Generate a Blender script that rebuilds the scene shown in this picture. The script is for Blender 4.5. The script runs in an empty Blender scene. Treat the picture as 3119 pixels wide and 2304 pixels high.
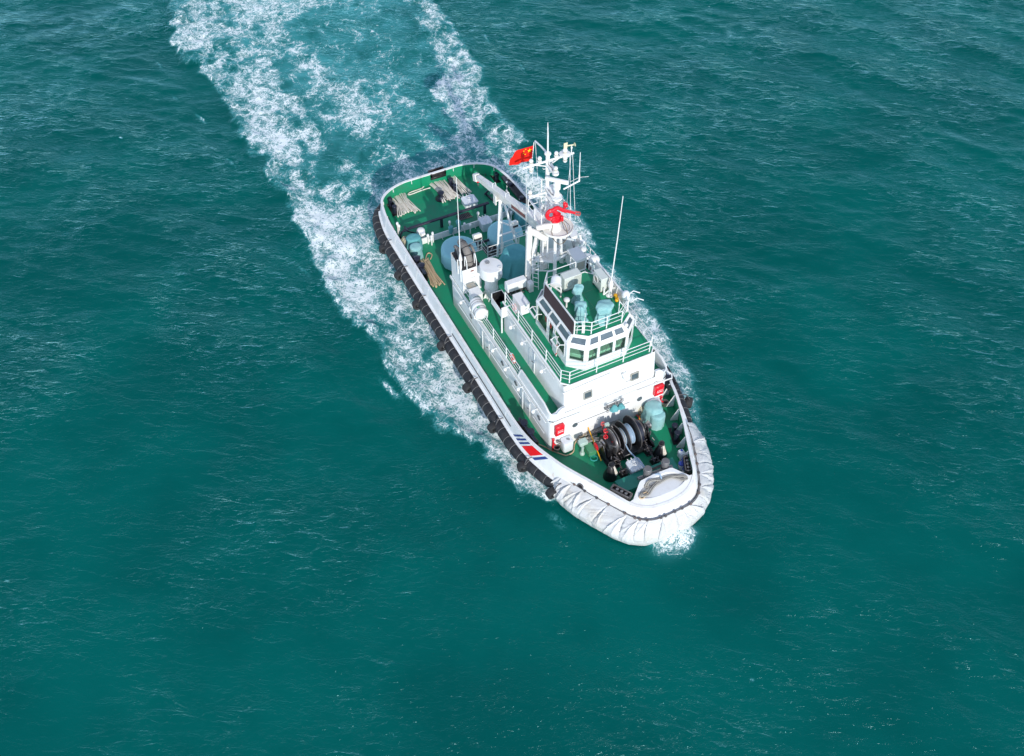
import bpy, bmesh, math, random
import numpy as np
from mathutils import Vector, Matrix, noise as mnoise

random.seed(7)
rng = np.random.default_rng(11)
R = math.radians
scene = bpy.context.scene
col = scene.collection

# ------------------------------------------------------------------ camera
# The boat's own axes are the world's: X towards the bow, Y to port, Z up, water at Z = 0.
cam_d = bpy.data.cameras.new('camera')
cam = bpy.data.objects.new('camera', cam_d)
col.objects.link(cam)
cam.location = (63.0, -24.2, 54.0)
cam.rotation_euler = (R(41.0), 0, R(63.2))
cam_d.sensor_width = 36.0
cam_d.lens = 36.0 * 3050 / 3119
cam_d.clip_end = 12000
scene.camera = cam

# ------------------------------------------------------------------ sky, sun, exposure
SUN_EL, SUN_AZ = 24.0, -12.0            # azimuth from the bow, towards starboard
world = bpy.data.worlds.new('World')
scene.world = world
world.use_nodes = True
wn = world.node_tree
bg = wn.nodes['Background']
sky = wn.nodes.new('ShaderNodeTexSky')
sky.sky_type = 'NISHITA'
sky.sun_disc = False
sky.sun_elevation = R(SUN_EL)
sky.sun_rotation = R(90 - SUN_AZ)
sky.air_density = 0.75
sky.dust_density = 0.0
sky.ozone_density = 3.0
sky.altitude = 800
hs = wn.nodes.new('ShaderNodeHueSaturation')          # thin high haze: a little less blue
hs.inputs['Saturation'].default_value = 0.62
hs.inputs['Value'].default_value = 1.15
wn.links.new(sky.outputs[0], hs.inputs['Color'])
wn.links.new(hs.outputs[0], bg.inputs[0])
bg.inputs[1].default_value = 0.15
sun_d = bpy.data.lights.new('sun', 'SUN')
sun = bpy.data.objects.new('sun', sun_d)
col.objects.link(sun)
sun_d.energy = 2.05
sun_d.angle = R(0.53)
sun_d.color = (1.0, 0.955, 0.885)
sdir = Vector((math.cos(R(SUN_EL)) * math.cos(R(SUN_AZ)), math.cos(R(SUN_EL)) * math.sin(R(SUN_AZ)), math.sin(R(SUN_EL))))
sun.rotation_euler = sdir.to_track_quat('Z', 'Y').to_euler()
sun.location = sdir * 80
vs = scene.view_settings
vs.view_transform = 'Standard'
vs.look = 'None'
vs.gamma = 1.0
vs.exposure = 0.84
vs.use_curve_mapping = False

# ------------------------------------------------------------------ materials
def nd(nt, typ, **kw):
    n = nt.nodes.new(typ)
    for k, v in kw.items():
        setattr(n, k, v)
    return n

def link(nt, a, b):
    nt.links.new(a, b)

def mth(nt, op, a, b=None, c=None, clamp=False):
    n = nt.nodes.new('ShaderNodeMath')
    n.operation = op
    n.use_clamp = clamp
    for i, v in enumerate((a, b, c)):
        if v is None:
            continue
        if isinstance(v, (int, float)):
            n.inputs[i].default_value = v
        else:
            nt.links.new(v, n.inputs[i])
    return n.outputs[0]

def mixc(nt, fac, a, b):
    n = nt.nodes.new('ShaderNodeMix')
    n.data_type = 'RGBA'
    for sock, v in ((n.inputs[0], fac), (n.inputs[6], a), (n.inputs[7], b)):
        if isinstance(v, (int, float)):
            sock.default_value = v
        elif isinstance(v, tuple):
            sock.default_value = v if len(v) == 4 else (*v, 1)
        else:
            nt.links.new(v, sock)
    return n.outputs[2]

def ntex(nt, vec, scale, detail=3.0, rough=0.55, dist=0.0):
    n = nt.nodes.new('ShaderNodeTexNoise')
    n.inputs['Scale'].default_value = scale
    n.inputs['Detail'].default_value = detail
    n.inputs['Roughness'].default_value = rough
    n.inputs['Distortion'].default_value = dist
    nt.links.new(vec, n.inputs['Vector'])
    return n.outputs['Fac']

def maprange(nt, v, a, b, c=0.0, d=1.0, smooth=True):
    n = nt.nodes.new('ShaderNodeMapRange')
    n.interpolation_type = 'SMOOTHSTEP' if smooth else 'LINEAR'
    nt.links.new(v, n.inputs[0])
    for i, x in enumerate((a, b, c, d)):
        n.inputs[i + 1].default_value = x
    return n.outputs[0]

MATS = {}
def mat(name, color, rough=0.5, metal=0.0, dirt=None, dirt_amt=0.35, scale=1.2, bump=0.0, bscale=14.0, spec=0.5, streak=False, rust=0.0):
    """paint, rubber, cloth ...: a base colour with uneven wear and a fine relief"""
    m = bpy.data.materials.new(name)
    m.use_nodes = True
    nt = m.node_tree
    p = nt.nodes['Principled BSDF']
    geo = nt.nodes.new('ShaderNodeNewGeometry')
    vec = geo.outputs['Position']
    dirt = dirt or tuple(c * 0.55 for c in color)
    if streak:
        mp = nt.nodes.new('ShaderNodeMapping')
        mp.inputs['Scale'].default_value = (1, 1, 0.22)
        nt.links.new(vec, mp.inputs[0])
        vec2 = mp.outputs[0]
    else:
        vec2 = vec
    a = ntex(nt, vec2, scale, 6.0, 0.62)
    f = maprange(nt, a, 0.46, 0.74, 0.0, dirt_amt)
    b = ntex(nt, vec, scale * 6.5, 4.0, 0.6)
    f2 = maprange(nt, b, 0.55, 0.8, 0.0, dirt_amt * 0.8)
    fac = mth(nt, 'MAXIMUM', f, f2)
    base = mixc(nt, fac, color, dirt)
    if rust:
        mr = nt.nodes.new('ShaderNodeMapping')
        mr.inputs['Scale'].default_value = (4.5, 4.5, 0.30)
        nt.links.new(vec, mr.inputs[0])
        run = maprange(nt, ntex(nt, mr.outputs[0], 1.0, 3.0, 0.6), 0.60, 0.74)
        spot = maprange(nt, ntex(nt, vec, 0.8, 3.0, 0.6), 0.50, 0.68)
        base = mixc(nt, mth(nt, 'MULTIPLY', mth(nt, 'MULTIPLY', run, spot), rust), base, (0.40, 0.24, 0.12))
    nt.links.new(base, p.inputs['Base Color'])
    rr = mth(nt, 'MULTIPLY_ADD', a, 0.3, rough - 0.15, clamp=True)
    nt.links.new(rr, p.inputs['Roughness'])
    p.inputs['Metallic'].default_value = metal
    p.inputs['Specular IOR Level'].default_value = spec
    if bump:
        bn = nt.nodes.new('ShaderNodeBump')
        bn.inputs['Strength'].default_value = 1.0
        bn.inputs['Distance'].default_value = bump
        nt.links.new(ntex(nt, vec, bscale, 5.0, 0.6), bn.inputs['Height'])
        nt.links.new(bn.outputs[0], p.inputs['Normal'])
    MATS[name] = m
    return m

WHITE = mat('white_paint', (0.80, 0.80, 0.785), 0.42, dirt=(0.60, 0.57, 0.51), dirt_amt=0.45, scale=0.8, bump=0.010, bscale=1.6, streak=True, rust=0.5)
WHITE2 = mat('white_fitting_paint', (0.80, 0.80, 0.78), 0.4, dirt=(0.55, 0.47, 0.38), dirt_amt=0.45, scale=2.2, rust=0.45)
CREAM = mat('cream_crane_paint', (0.76, 0.735, 0.68), 0.45, dirt=(0.55, 0.47, 0.36), dirt_amt=0.5, scale=1.4, rust=0.7)
GREEN = mat('green_deck_paint', (0.007, 0.255, 0.122), 0.5, dirt=(0.045, 0.195, 0.115), dirt_amt=0.85, scale=0.55, bump=0.002, bscale=40, spec=0.35)
GREEN2 = mat('green_machine_paint', (0.06, 0.27, 0.13), 0.5, dirt=(0.10, 0.22, 0.12), dirt_amt=0.5)
PGREEN = mat('pale_green_paint', (0.42, 0.55, 0.48), 0.5, dirt=(0.3, 0.4, 0.34))
RUBBER = mat('black_rubber', (0.015, 0.015, 0.018), 0.72, dirt=(0.048, 0.047, 0.047), dirt_amt=0.7, scale=2.5, bump=0.012, bscale=9)
TYRE = mat('tyre_rubber', (0.020, 0.020, 0.021), 0.8, dirt=(0.055, 0.054, 0.053), dirt_amt=0.7, scale=3, bump=0.01, bscale=12)
BLACK = mat('black_gloss_paint', (0.010, 0.010, 0.012), 0.35, dirt=(0.05, 0.045, 0.04), dirt_amt=0.5, scale=2.4, bump=0.003)
NAVYBLK = mat('blue_black_paint', (0.012, 0.015, 0.03), 0.4, dirt=(0.04, 0.04, 0.05), dirt_amt=0.5, scale=2.4)
STEEL = mat('worn_steel', (0.30, 0.29, 0.28), 0.32, 0.75, dirt=(0.16, 0.14, 0.12), dirt_amt=0.6, scale=3)
DSTEEL = mat('dark_steel', (0.14, 0.13, 0.13), 0.45, 0.5, dirt=(0.16, 0.10, 0.07), dirt_amt=0.6, scale=4)
RUSTY = mat('rusty_lashing', (0.16, 0.13, 0.12), 0.7, dirt=(0.20, 0.085, 0.04), dirt_amt=0.8, scale=6)
STRAP = mat('grey_strap', (0.20, 0.195, 0.19), 0.6, dirt=(0.14, 0.13, 0.12), dirt_amt=0.6, scale=5)
TEAL = mat('teal_canvas', (0.115, 0.34, 0.35), 0.85, dirt=(0.08, 0.26, 0.28), dirt_amt=0.5, scale=2.5, bump=0.012, bscale=6, spec=0.2)
TEAL2 = mat('deep_teal_canvas', (0.11, 0.37, 0.395), 0.85, dirt=(0.07, 0.28, 0.31), dirt_amt=0.5, scale=2.0, bump=0.012, bscale=6, spec=0.2)
PTEAL = mat('pale_teal_canvas', (0.27, 0.49, 0.48), 0.8, dirt=(0.15, 0.36, 0.38), dirt_amt=0.7, scale=2.5, bump=0.01, bscale=7, spec=0.2)
SKYBL = mat('sky_blue_canvas', (0.27, 0.54, 0.58), 0.85, dirt=(0.20, 0.45, 0.50), dirt_amt=0.4, scale=1.5, bump=0.006, bscale=8, spec=0.2)
RED = mat('red_gloss_paint', (0.72, 0.012, 0.025), 0.28, dirt=(0.52, 0.01, 0.02), dirt_amt=0.4, scale=3)
REDW = mat('faded_red_paint', (0.62, 0.07, 0.06), 0.5, dirt=(0.5, 0.16, 0.12), dirt_amt=0.6, scale=6)
ROPE = mat("cream_rope", (0.74, 0.69, 0.60), 0.85, dirt=(0.42, 0.35, 0.26), dirt_amt=0.7, scale=3.0, bump=0.012, bscale=28)
TANROPE = mat('tan_rope', (0.56, 0.42, 0.26), 0.85, dirt=(0.36, 0.27, 0.17), dirt_amt=0.7, scale=3.0, bump=0.012, bscale=28)
GREYROPE = mat('grey_rope', (0.30, 0.285, 0.25), 0.85, dirt=(0.17, 0.16, 0.14), dirt_amt=0.7, scale=3.0, bump=0.012, bscale=28)
BLUEROPE = mat('pale_blue_rope', (0.27, 0.38, 0.50), 0.75, dirt=(0.50, 0.56, 0.62), dirt_amt=0.8, scale=3.0, bump=0.015, bscale=18)
BROWN = mat('dark_brown_panel', (0.058, 0.026, 0.030), 0.5, dirt=(0.075, 0.035, 0.035), dirt_amt=0.4, scale=3)
PLATE = mat('faded_brown_plate', (0.24, 0.085, 0.07), 0.6, dirt=(0.3, 0.14, 0.11), scale=4)
ACGREY = mat('pale_grey_casing', (0.62, 0.66, 0.60), 0.5, dirt=(0.48, 0.52, 0.46), dirt_amt=0.4, scale=2.2)
GRILLE = mat('louvre_grey', (0.36, 0.35, 0.31), 0.6, dirt=(0.42, 0.33, 0.2), dirt_amt=0.7, scale=5)
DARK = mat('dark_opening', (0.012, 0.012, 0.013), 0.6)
SOOT = mat('sooty_grey_lagging', (0.215, 0.195, 0.175), 0.8, dirt=(0.09, 0.08, 0.075), dirt_amt=0.7, scale=1.6, bump=0.02, bscale=5)
SOOTB = mat('sooty_black', (0.03, 0.03, 0.033), 0.8, dirt=(0.08, 0.07, 0.065), dirt_amt=0.6, scale=2.2)
BRONZE = mat('heat_stained_steel', (0.20, 0.13, 0.06), 0.45, 0.4, dirt=(0.30, 0.20, 0.10), scale=5)
YELLOW = mat('yellow_plastic', (0.85, 0.42, 0.01), 0.45, dirt=(0.72, 0.28, 0.01), dirt_amt=0.6, scale=5)
CREAMY = mat('pale_yellow_paint', (0.72, 0.66, 0.42), 0.5)
ORANGE = mat('orange_red_lifebuoy', (0.72, 0.10, 0.06), 0.55, dirt=(0.75, 0.35, 0.28), dirt_amt=0.6, scale=6)
PINK = mat('sun_bleached_lifebuoy', (0.72, 0.42, 0.38), 0.6, dirt=(0.75, 0.62, 0.58), dirt_amt=0.7, scale=6)
BLUEP = mat('blue_plastic', (0.02, 0.05, 0.30), 0.4, dirt=(0.08, 0.1, 0.3))
NAVY = mat('navy_stripe_paint', (0.028, 0.055, 0.22), 0.45)
REDS = mat('red_stripe_paint', (0.80, 0.006, 0.010), 0.45)
BOXW = mat('white_plastic', (0.70, 0.74, 0.76), 0.4, dirt=(0.6, 0.62, 0.62), dirt_amt=0.3, scale=4)
BRASS = mat('lamp_lens', (0.55, 0.50, 0.42), 0.2)
GLAMP = mat('green_lens', (0.02, 0.35, 0.16), 0.15)
CHART = mat('console_green', (0.50, 0.68, 0.56), 0.5, dirt=(0.38, 0.55, 0.44))
FLOORW = mat('wheelhouse_floor', (0.16, 0.38, 0.26), 0.5)
TARP = mat('white_tarpaulin', (0.60, 0.595, 0.58), 0.36, dirt=(0.50, 0.44, 0.34), dirt_amt=0.65, scale=0.75, bump=0.02, bscale=2.4)
NET = mat('yellow_white_net', (0.72, 0.66, 0.42), 0.8, dirt=(0.5, 0.45, 0.3))
FLAGR = mat('red_flag_cloth', (0.80, 0.020, 0.012), 0.8, dirt=(0.6, 0.012, 0.01), spec=0.1)
FLAGY = mat('yellow_star_cloth', (0.90, 0.62, 0.02), 0.8, spec=0.1)

def glass(name, tint, refl=0.25):
    m = bpy.data.materials.new(name)
    m.use_nodes = True
    nt = m.node_tree
    p = nt.nodes['Principled BSDF']
    out = nt.nodes['Material Output']
    p.inputs['Base Color'].default_value = (*[t * 0.12 for t in tint], 1)
    p.inputs['Roughness'].default_value = 0.06
    p.inputs['IOR'].default_value = 1.5
    tr = nt.nodes.new('ShaderNodeBsdfTransparent')
    tr.inputs[0].default_value = (*tint, 1)
    mx = nt.nodes.new('ShaderNodeMixShader')
    mx.inputs[0].default_value = refl
    nt.links.new(tr.outputs[0], mx.inputs[1])
    nt.links.new(p.outputs[0], mx.inputs[2])
    nt.links.new(mx.outputs[0], out.inputs[0])
    return m
GLASS = glass('window_glass', (0.86, 0.97, 0.91), 0.10)
GLASSD = mat('tinted_roof_glass', (0.075, 0.105, 0.12), 0.12, dirt=(0.13, 0.17, 0.18), dirt_amt=0.6, scale=1.6, spec=0.8)

# ------------------------------------------------------------------ mesh helper
class M:
    def __init__(s):
        s.v, s.f = [], []
    def add(s, vs, fs):
        o = len(s.v)
        s.v += [tuple(map(float, v)) for v in vs]
        s.f += [tuple(o + i for i in f) for f in fs]
        return s
    def box(s, x0, x1, y0, y1, z0, z1):
        return s.add([(x0, y0, z0), (x1, y0, z0), (x1, y1, z0), (x0, y1, z0), (x0, y0, z1), (x1, y0, z1), (x1, y1, z1), (x0, y1, z1)],
                     [(0, 3, 2, 1), (4, 5, 6, 7), (0, 1, 5, 4), (1, 2, 6, 5), (2, 3, 7, 6), (3, 0, 4, 7)])
    def obox(s, c, size, mtx):
        h = [x / 2 for x in size]
        vs = [Vector(c) + mtx @ Vector((sx * h[0], sy * h[1], sz * h[2])) for sz in (-1, 1) for sx, sy in ((-1, -1), (1, -1), (1, 1), (-1, 1))]
        return s.add(vs, [(0, 3, 2, 1), (4, 5, 6, 7), (0, 1, 5, 4), (1, 2, 6, 5), (2, 3, 7, 6), (3, 0, 4, 7)])
    def bar(s, p, q, w, h=None, up=(0, 0, 1)):
        p, q = Vector(p), Vector(q)
        d = (q - p)
        L = d.length
        d.normalize()
        u = Vector(up)
        if abs(d.dot(u)) > 0.98:
            u = Vector((1, 0, 0))
        a = d.cross(u).normalized()
        b = a.cross(d)
        m = Matrix((d, a, b)).transposed()
        return s.obox((p + q) / 2, (L, w, h or w), m)
    def tube(s, pts, r, n=8, closed=False, caps=True):
        pts = [Vector(p) for p in pts]
        k = len(pts)
        rs = r if isinstance(r, (list, tuple)) else [r] * k
        t0 = ((pts[1] - pts[0]) if not closed else (pts[1] - pts[-1])).normalized()
        u = Vector((0, 0, 1)) if abs(t0.z) < 0.9 else Vector((1, 0, 0))
        u = (u - t0 * u.dot(t0)).normalized()
        vs, fs = [], []
        for i, p in enumerate(pts):
            a = pts[i - 1] if (i or closed) else p
            b = pts[(i + 1) % k] if (i < k - 1 or closed) else p
            t = (b - a)
            t = t.normalized() if t.length > 1e-9 else t0
            u = u - t * u.dot(t)
            if u.length < 1e-6:
                u = t.orthogonal()
            u.normalize()
            w = t.cross(u)
            for j in range(n):
                ang = 2 * math.pi * j / n
                vs.append(p + (u * math.cos(ang) + w * math.sin(ang)) * rs[i])
        for i in range(k if closed else k - 1):
            a, b = i * n, ((i + 1) % k) * n
            for j in range(n):
                j2 = (j + 1) % n
                fs.append((a + j, a + j2, b + j2, b + j))
        if caps and not closed:
            fs.append(tuple(range(n - 1, -1, -1)))
            fs.append(tuple((k - 1) * n + j for j in range(n)))
        return s.add(vs, fs)
    def cyl(s, p, q, r0, r1=None, n=16):
        return s.tube([p, q], [r0, r0 if r1 is None else r1], n)
    def lathe(s, c, prof, n=24, axis=(0, 0, 1)):
        ax = Vector(axis).normalized()
        u = ax.orthogonal().normalized()
        w = ax.cross(u)
        c = Vector(c)
        vs, fs = [], []
        for r, h in prof:
            for j in range(n):
                a = 2 * math.pi * j / n
                vs.append(c + ax * h + (u * math.cos(a) + w * math.sin(a)) * max(r, 1e-4))
        for i in range(len(prof) - 1):
            for j in range(n):
                j2 = (j + 1) % n
                fs.append((i * n + j, i * n + j2, (i + 1) * n + j2, (i + 1) * n + j))
        fs.append(tuple(range(n - 1, -1, -1)))
        fs.append(tuple((len(prof) - 1) * n + j for j in range(n)))
        return s.add(vs, fs)
    def torus(s, c, R0, r, axis=(0, 0, 1), n=24, m=8, arc=1.0, start=0.0):
        ax = Vector(axis).normalized()
        u = ax.orthogonal().normalized()
        w = ax.cross(u)
        k = n if arc >= 1 else n + 1
        pts = [Vector(c) + (u * math.cos(start + 2 * math.pi * arc * i / n) + w * math.sin(start + 2 * math.pi * arc * i / n)) * R0 for i in range(k)]
        return s.tube(pts, r, m, closed=arc >= 1)
    def prism(s, poly, z0, z1):
        n = len(poly)
        vs = [(x, y, z0) for x, y in poly] + [(x, y, z1) for x, y in poly]
        fs = [tuple(range(n - 1, -1, -1)), tuple(range(n, 2 * n))]
        fs += [(i, (i + 1) % n, n + (i + 1) % n, n + i) for i in range(n)]
        return s.add(vs, fs)
    def slab(s, poly3, off):
        n = len(poly3)
        o = Vector(off)
        vs = [Vector(p) for p in poly3] + [Vector(p) + o for p in poly3]
        fs = [tuple(range(n - 1, -1, -1)), tuple(range(n, 2 * n))]
        fs += [(i, (i + 1) % n, n + (i + 1) % n, n + i) for i in range(n)]
        return s.add(vs, fs)
    def loft(s, rings, closed=True, caps=False):
        n = len(rings[0])
        vs = [p for r in rings for p in r]
        fs = []
        for i in range(len(rings) - 1):
            for j in range(n if closed else n - 1):
                j2 = (j + 1) % n
                fs.append((i * n + j, i * n + j2, (i + 1) * n + j2, (i + 1) * n + j))
        if caps:
            fs.append(tuple(range(n - 1, -1, -1)))
            fs.append(tuple((len(rings) - 1) * n + j for j in range(n)))
        return s.add(vs, fs)
    def sphere(s, c, r, nu=20, nv=10, sq=(1, 1, 1), z0=-1.0):
        prof = []
        for i in range(nv + 1):
            a = -math.pi / 2 + math.pi * i / nv
            prof.append((math.cos(a), math.sin(a)))
        vs, fs = [], []
        for rr, h in prof:
            for j in range(nu):
                a = 2 * math.pi * j / nu
                vs.append((c[0] + r * sq[0] * max(rr, 1e-4) * math.cos(a), c[1] + r * sq[1] * max(rr, 1e-4) * math.sin(a), c[2] + r * sq[2] * max(h, z0)))
        for i in range(nv):
            for j in range(nu):
                j2 = (j + 1) % nu
                fs.append((i * nu + j, i * nu + j2, (i + 1) * nu + j2, (i + 1) * nu + j))
        return s.add(vs, fs)

WORLD = {}                                   # world position of every object's origin
def place(o, origin, parent):
    WORLD[o.name] = Vector(origin)
    if parent is not None:
        o.parent = parent
        o.location = Vector(origin) - WORLD[parent.name]
    else:
        o.location = origin

def build(mb, name, material, parent=None, smooth=40, bevel=0.0, recalc=True, segs=1):
    v = np.array(mb.v)
    lo, hi = v.min(0), v.max(0)
    org = Vector(((lo[0] + hi[0]) / 2, (lo[1] + hi[1]) / 2, lo[2]))
    me = bpy.data.meshes.new(name)
    me.from_pydata((v - np.array(org)).tolist(), [], mb.f)
    if recalc or bevel:
        bm = bmesh.new()
        bm.from_mesh(me)
        if recalc:
            bmesh.ops.recalc_face_normals(bm, faces=bm.faces)
        if bevel:
            es = [e for e in bm.edges if len(e.link_faces) == 2 and e.calc_face_angle(0) > 0.6]
            bmesh.ops.bevel(bm, geom=es, offset=bevel, segments=segs, profile=0.5, affect='EDGES', clamp_overlap=True)
        bm.to_mesh(me)
        bm.free()
    me.materials.append(material)
    if smooth:
        me.polygons.foreach_set('use_smooth', [True] * len(me.polygons))
        me.set_sharp_from_angle(angle=R(smooth))
    o = bpy.data.objects.new(name, me)
    col.objects.link(o)
    place(o, org, parent)
    return o

def tag(o, label=None, cat=None, group=None, kind=None):
    for k, val in (('label', label), ('category', cat), ('group', group), ('kind', kind)):
        if val:
            o[k] = val
    return o

def thing(name, loc, label, cat, group=None):
    o = bpy.data.objects.new(name, None)
    o.empty_display_size = 0.3
    col.objects.link(o)
    place(o, loc, None)
    return tag(o, label, cat, group)

def group_part(name, loc, parent):
    o = bpy.data.objects.new(name, None)
    o.empty_display_size = 0.2
    col.objects.link(o)
    place(o, loc, parent)
    return o

def clone(o, delta, parent=None):
    """a copy of one object moved by delta, sharing its mesh; same parent unless another is given"""
    c = o.copy()
    col.objects.link(c)
    par = parent if parent is not None else o.parent
    place(c, WORLD[o.name] + Vector(delta), par)
    return c

def crom(pts, per=8, closed=False):
    pts = [Vector(p) for p in pts]
    n = len(pts)
    out = []
    rngi = range(n if closed else n - 1)
    for i in rngi:
        if closed:
            p0, p1, p2, p3 = pts[i - 1], pts[i], pts[(i + 1) % n], pts[(i + 2) % n]
        else:
            p0, p1, p2, p3 = pts[max(i - 1, 0)], pts[i], pts[i + 1], pts[min(i + 2, n - 1)]
        for j in range(per):
            t = j / per
            out.append(0.5 * ((2 * p1) + (p2 - p0) * t + (2 * p0 - 5 * p1 + 4 * p2 - p3) * t * t + (3 * p1 - p0 - 3 * p2 + p3) * t ** 3))
    if not closed:
        out.append(pts[-1])
    return out

def rail_run(mb, pts, h=1.0, rails=(1.0, 0.66, 0.33), r=0.028, posts=1.4, pr=0.032, ends=True):
    """hand rail along deck points: a rail at each height and posts between"""
    pts = [Vector(p) for p in pts]
    for f in rails:
        mb.tube([p + Vector((0, 0, h * f)) for p in pts], r if f == 1.0 else r * 0.75, 6)
    for a, b in zip(pts[:-1], pts[1:]):
        L = (b - a).length
        k = max(1, round(L / posts))
        for i in range(k):
            p = a.lerp(b, i / k)
            mb.bar(p, p + Vector((0, 0, h)), pr * 2, pr)
    p = pts[-1]
    mb.bar(p, p + Vector((0, 0, h)), pr * 2, pr)

def facet(mb, bl, br, tr, tl, holes=(), depth=0.06):
    """a flat wall between four corners with rectangular openings (u0,u1,v0,v1) and their reveals"""
    bl, br, tr, tl = map(Vector, (bl, br, tr, tl))
    P = lambda u, v: (bl.lerp(br, u)).lerp(tl.lerp(tr, u), v)
    nrm = (br - bl).cross(tl - bl).normalized()
    us = sorted({0.0, 1.0, *[h[0] for h in holes], *[h[1] for h in holes]})
    vs_ = sorted({0.0, 1.0, *[h[2] for h in holes], *[h[3] for h in holes]})
    for i in range(len(us) - 1):
        for j in range(len(vs_) - 1):
            um, vm = (us[i] + us[i + 1]) / 2, (vs_[j] + vs_[j + 1]) / 2
            if any(h[0] < um < h[1] and h[2] < vm < h[3] for h in holes):
                continue
            mb.add([P(us[i], vs_[j]), P(us[i + 1], vs_[j]), P(us[i + 1], vs_[j + 1]), P(us[i], vs_[j + 1])], [(0, 1, 2, 3)])
    out = []
    for h in holes:
        c = [P(h[0], h[2]), P(h[1], h[2]), P(h[1], h[3]), P(h[0], h[3])]
        q = [p - nrm * depth for p in c]
        mb.add(c + q, [(0, 4, 5, 1), (1, 5, 6, 2), (2, 6, 7, 3), (3, 7, 4, 0)])
        out.append((c, nrm))
    return out

def frame_strip(mb, c, nrm, w=0.05, t=0.02):
    """a raised frame round an opening with corners c"""
    ctr = sum(c, Vector()) / len(c)
    outer = [p + (p - ctr).normalized() * w * 1.4 + nrm * t for p in c]
    inner = [p + nrm * t for p in c]
    base = [p + (p - ctr).normalized() * w * 1.4 + nrm * 0.001 for p in c]
    n = len(c)
    for i in range(n):
        k = (i + 1) % n
        mb.add([inner[i], inner[k], outer[k], outer[i]], [(0, 1, 2, 3)])
        mb.add([outer[i], outer[k], base[k], base[i]], [(0, 1, 2, 3)])

def drape(mb, c, rx, ry, h, folds=9, amp=0.06, seed=0, flare=0.12, top=0.55, yaw=0.0, nu=48, nv=16, skew=(0, 0)):
    """canvas thrown over something and gathered at the foot"""
    rs = random.Random(seed)
    ph = [rs.random() * 6.28 for _ in range(6)]
    vs, fs = [], []
    ca, sa = math.cos(yaw), math.sin(yaw)
    for i in range(nv + 1):
        t = i / nv
        for j in range(nu):
            a = 2 * math.pi * j / nu
            if t < 0.5:
                s = t / 0.5
                rr = 0.06 + (top + 0.16 - 0.06) * math.sin(s * math.pi / 2) ** 0.85 * 1.0
                z = h * (1 - 0.16 * s ** 2.6)
                fold = 0.25 * s
            else:
                s = (t - 0.5) / 0.5
                rr = (top + 0.16) + (1.0 - top - 0.16) * s ** 0.8 + flare * s * s
                z = h * 0.84 * (1 - s)
                fold = 0.35 + 0.65 * s
            w = 1 + fold * amp * (math.sin(folds * a + ph[0]) + 0.6 * math.sin((folds * 1.7 // 1) * a + ph[1] + 2 * t) + 0.5 * math.sin(3 * a + ph[2])) / 1.2
            x, y = rx * rr * w * math.cos(a), ry * rr * w * math.sin(a)
            nn = mnoise.noise(Vector((x * 1.8 + seed, y * 1.8, z * 1.8))) * amp * 0.9 + mnoise.noise(Vector((x * 4 + seed, y * 4, z * 4))) * amp * 0.4
            sk = z / h
            x, y = x + nn + skew[0] * sk, y + nn + skew[1] * sk
            vs.append((c[0] + x * ca - y * sa, c[1] + x * sa + y * ca, c[2] + z + nn * (1 if z > 0.05 else 0.2)))
    for i in range(nv):
        for j in range(nu):
            j2 = (j + 1) % nu
            fs.append((i * nu + j, (i + 1) * nu + j, (i + 1) * nu + j2, i * nu + j2))
    fs.append(tuple(range(nu)))
    return mb.add(vs, fs)

def flake(mb, c, u, v, half, n, step, r, z, seed=0, tail=None):
    """rope flaked down in long bights: along u, side by side along v"""
    rs = random.Random(seed)
    c, u, v = Vector(c), Vector(u).normalized(), Vector(v).normalized()
    pts = []
    fan = rs.uniform(0.75, 0.9)
    for i in range(n):
        s = 1 if i % 2 == 0 else -1
        off = (i - (n - 1) / 2) * step
        L = half * (0.82 + rs.random() * 0.34)
        zz = z + r + rs.random() * r * 2.2
        def at(f, o, h):
            spread = 1.2 if f > 0.6 else (fan if abs(f) < 0.6 else 1.0)
            return c + u * (f * L) + v * (off * spread + o * step) + Vector((0, 0, h))
        pts.append(at(-s, -0.1 + rs.uniform(-.25, .25), zz))
        pts.append(at(-s * 0.35, rs.uniform(-.4, .4), zz + r))
        pts.append(at(s * 0.35, rs.uniform(-.4, .4), zz + r * 1.5))
        pts.append(at(s, 0.1 + rs.uniform(-.25, .25), zz))
        pts.append(c + u * (s * (L + step * (0.5 + 0.5 * rs.random()))) + v * (off * (1.2 if s > 0 else 1.0) + step * 0.5) + Vector((0, 0, z + r)))
    if tail:
        pts += [Vector(p) for p in tail]
    return mb.tube(crom(pts, 4), r, 6)

# ================================================================== water
def vnoise(x, y, s, seed):
    r = np.random.default_rng(seed).random((256, 256))
    u, v = x * s, y * s
    i, j = np.floor(u).astype(int), np.floor(v).astype(int)
    fu, fv = u - i, v - j
    fu, fv = fu * fu * (3 - 2 * fu), fv * fv * (3 - 2 * fv)
    g = lambda a, b: r[a & 255, b & 255]
    return (g(i, j) * (1 - fu) + g(i + 1, j) * fu) * (1 - fv) + (g(i, j + 1) * (1 - fu) + g(i + 1, j + 1) * fu) * fv

def fbm(x, y, s, seed, o=3):
    t, a, n = 0, 1.0, 0
    for k in range(o):
        t = t + a * vnoise(x + 13.7 * k, y - 7.1 * k, s * 2 ** k, seed + k)
        n += a
        a *= 0.5
    return t / n

def sstep(a, b, x):
    t = np.clip((x - a) / (b - a), 0, 1)
    return t * t * (3 - 2 * t)

WX0, WX1, WY0, WY1, WD = -66.0, 68.0, -52.0, 82.0, 0.19
gx, gy = np.arange(WX0, WX1, WD), np.arange(WY0, WY1, WD)
nx, ny = len(gx), len(gy)
X, Y = np.meshgrid(gx, gy, indexing='ij')
right = np.array([0.451, 0.893])             # along the wind's wave crests
away = np.array([-0.893, 0.451])             # the way the wind blows

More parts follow.
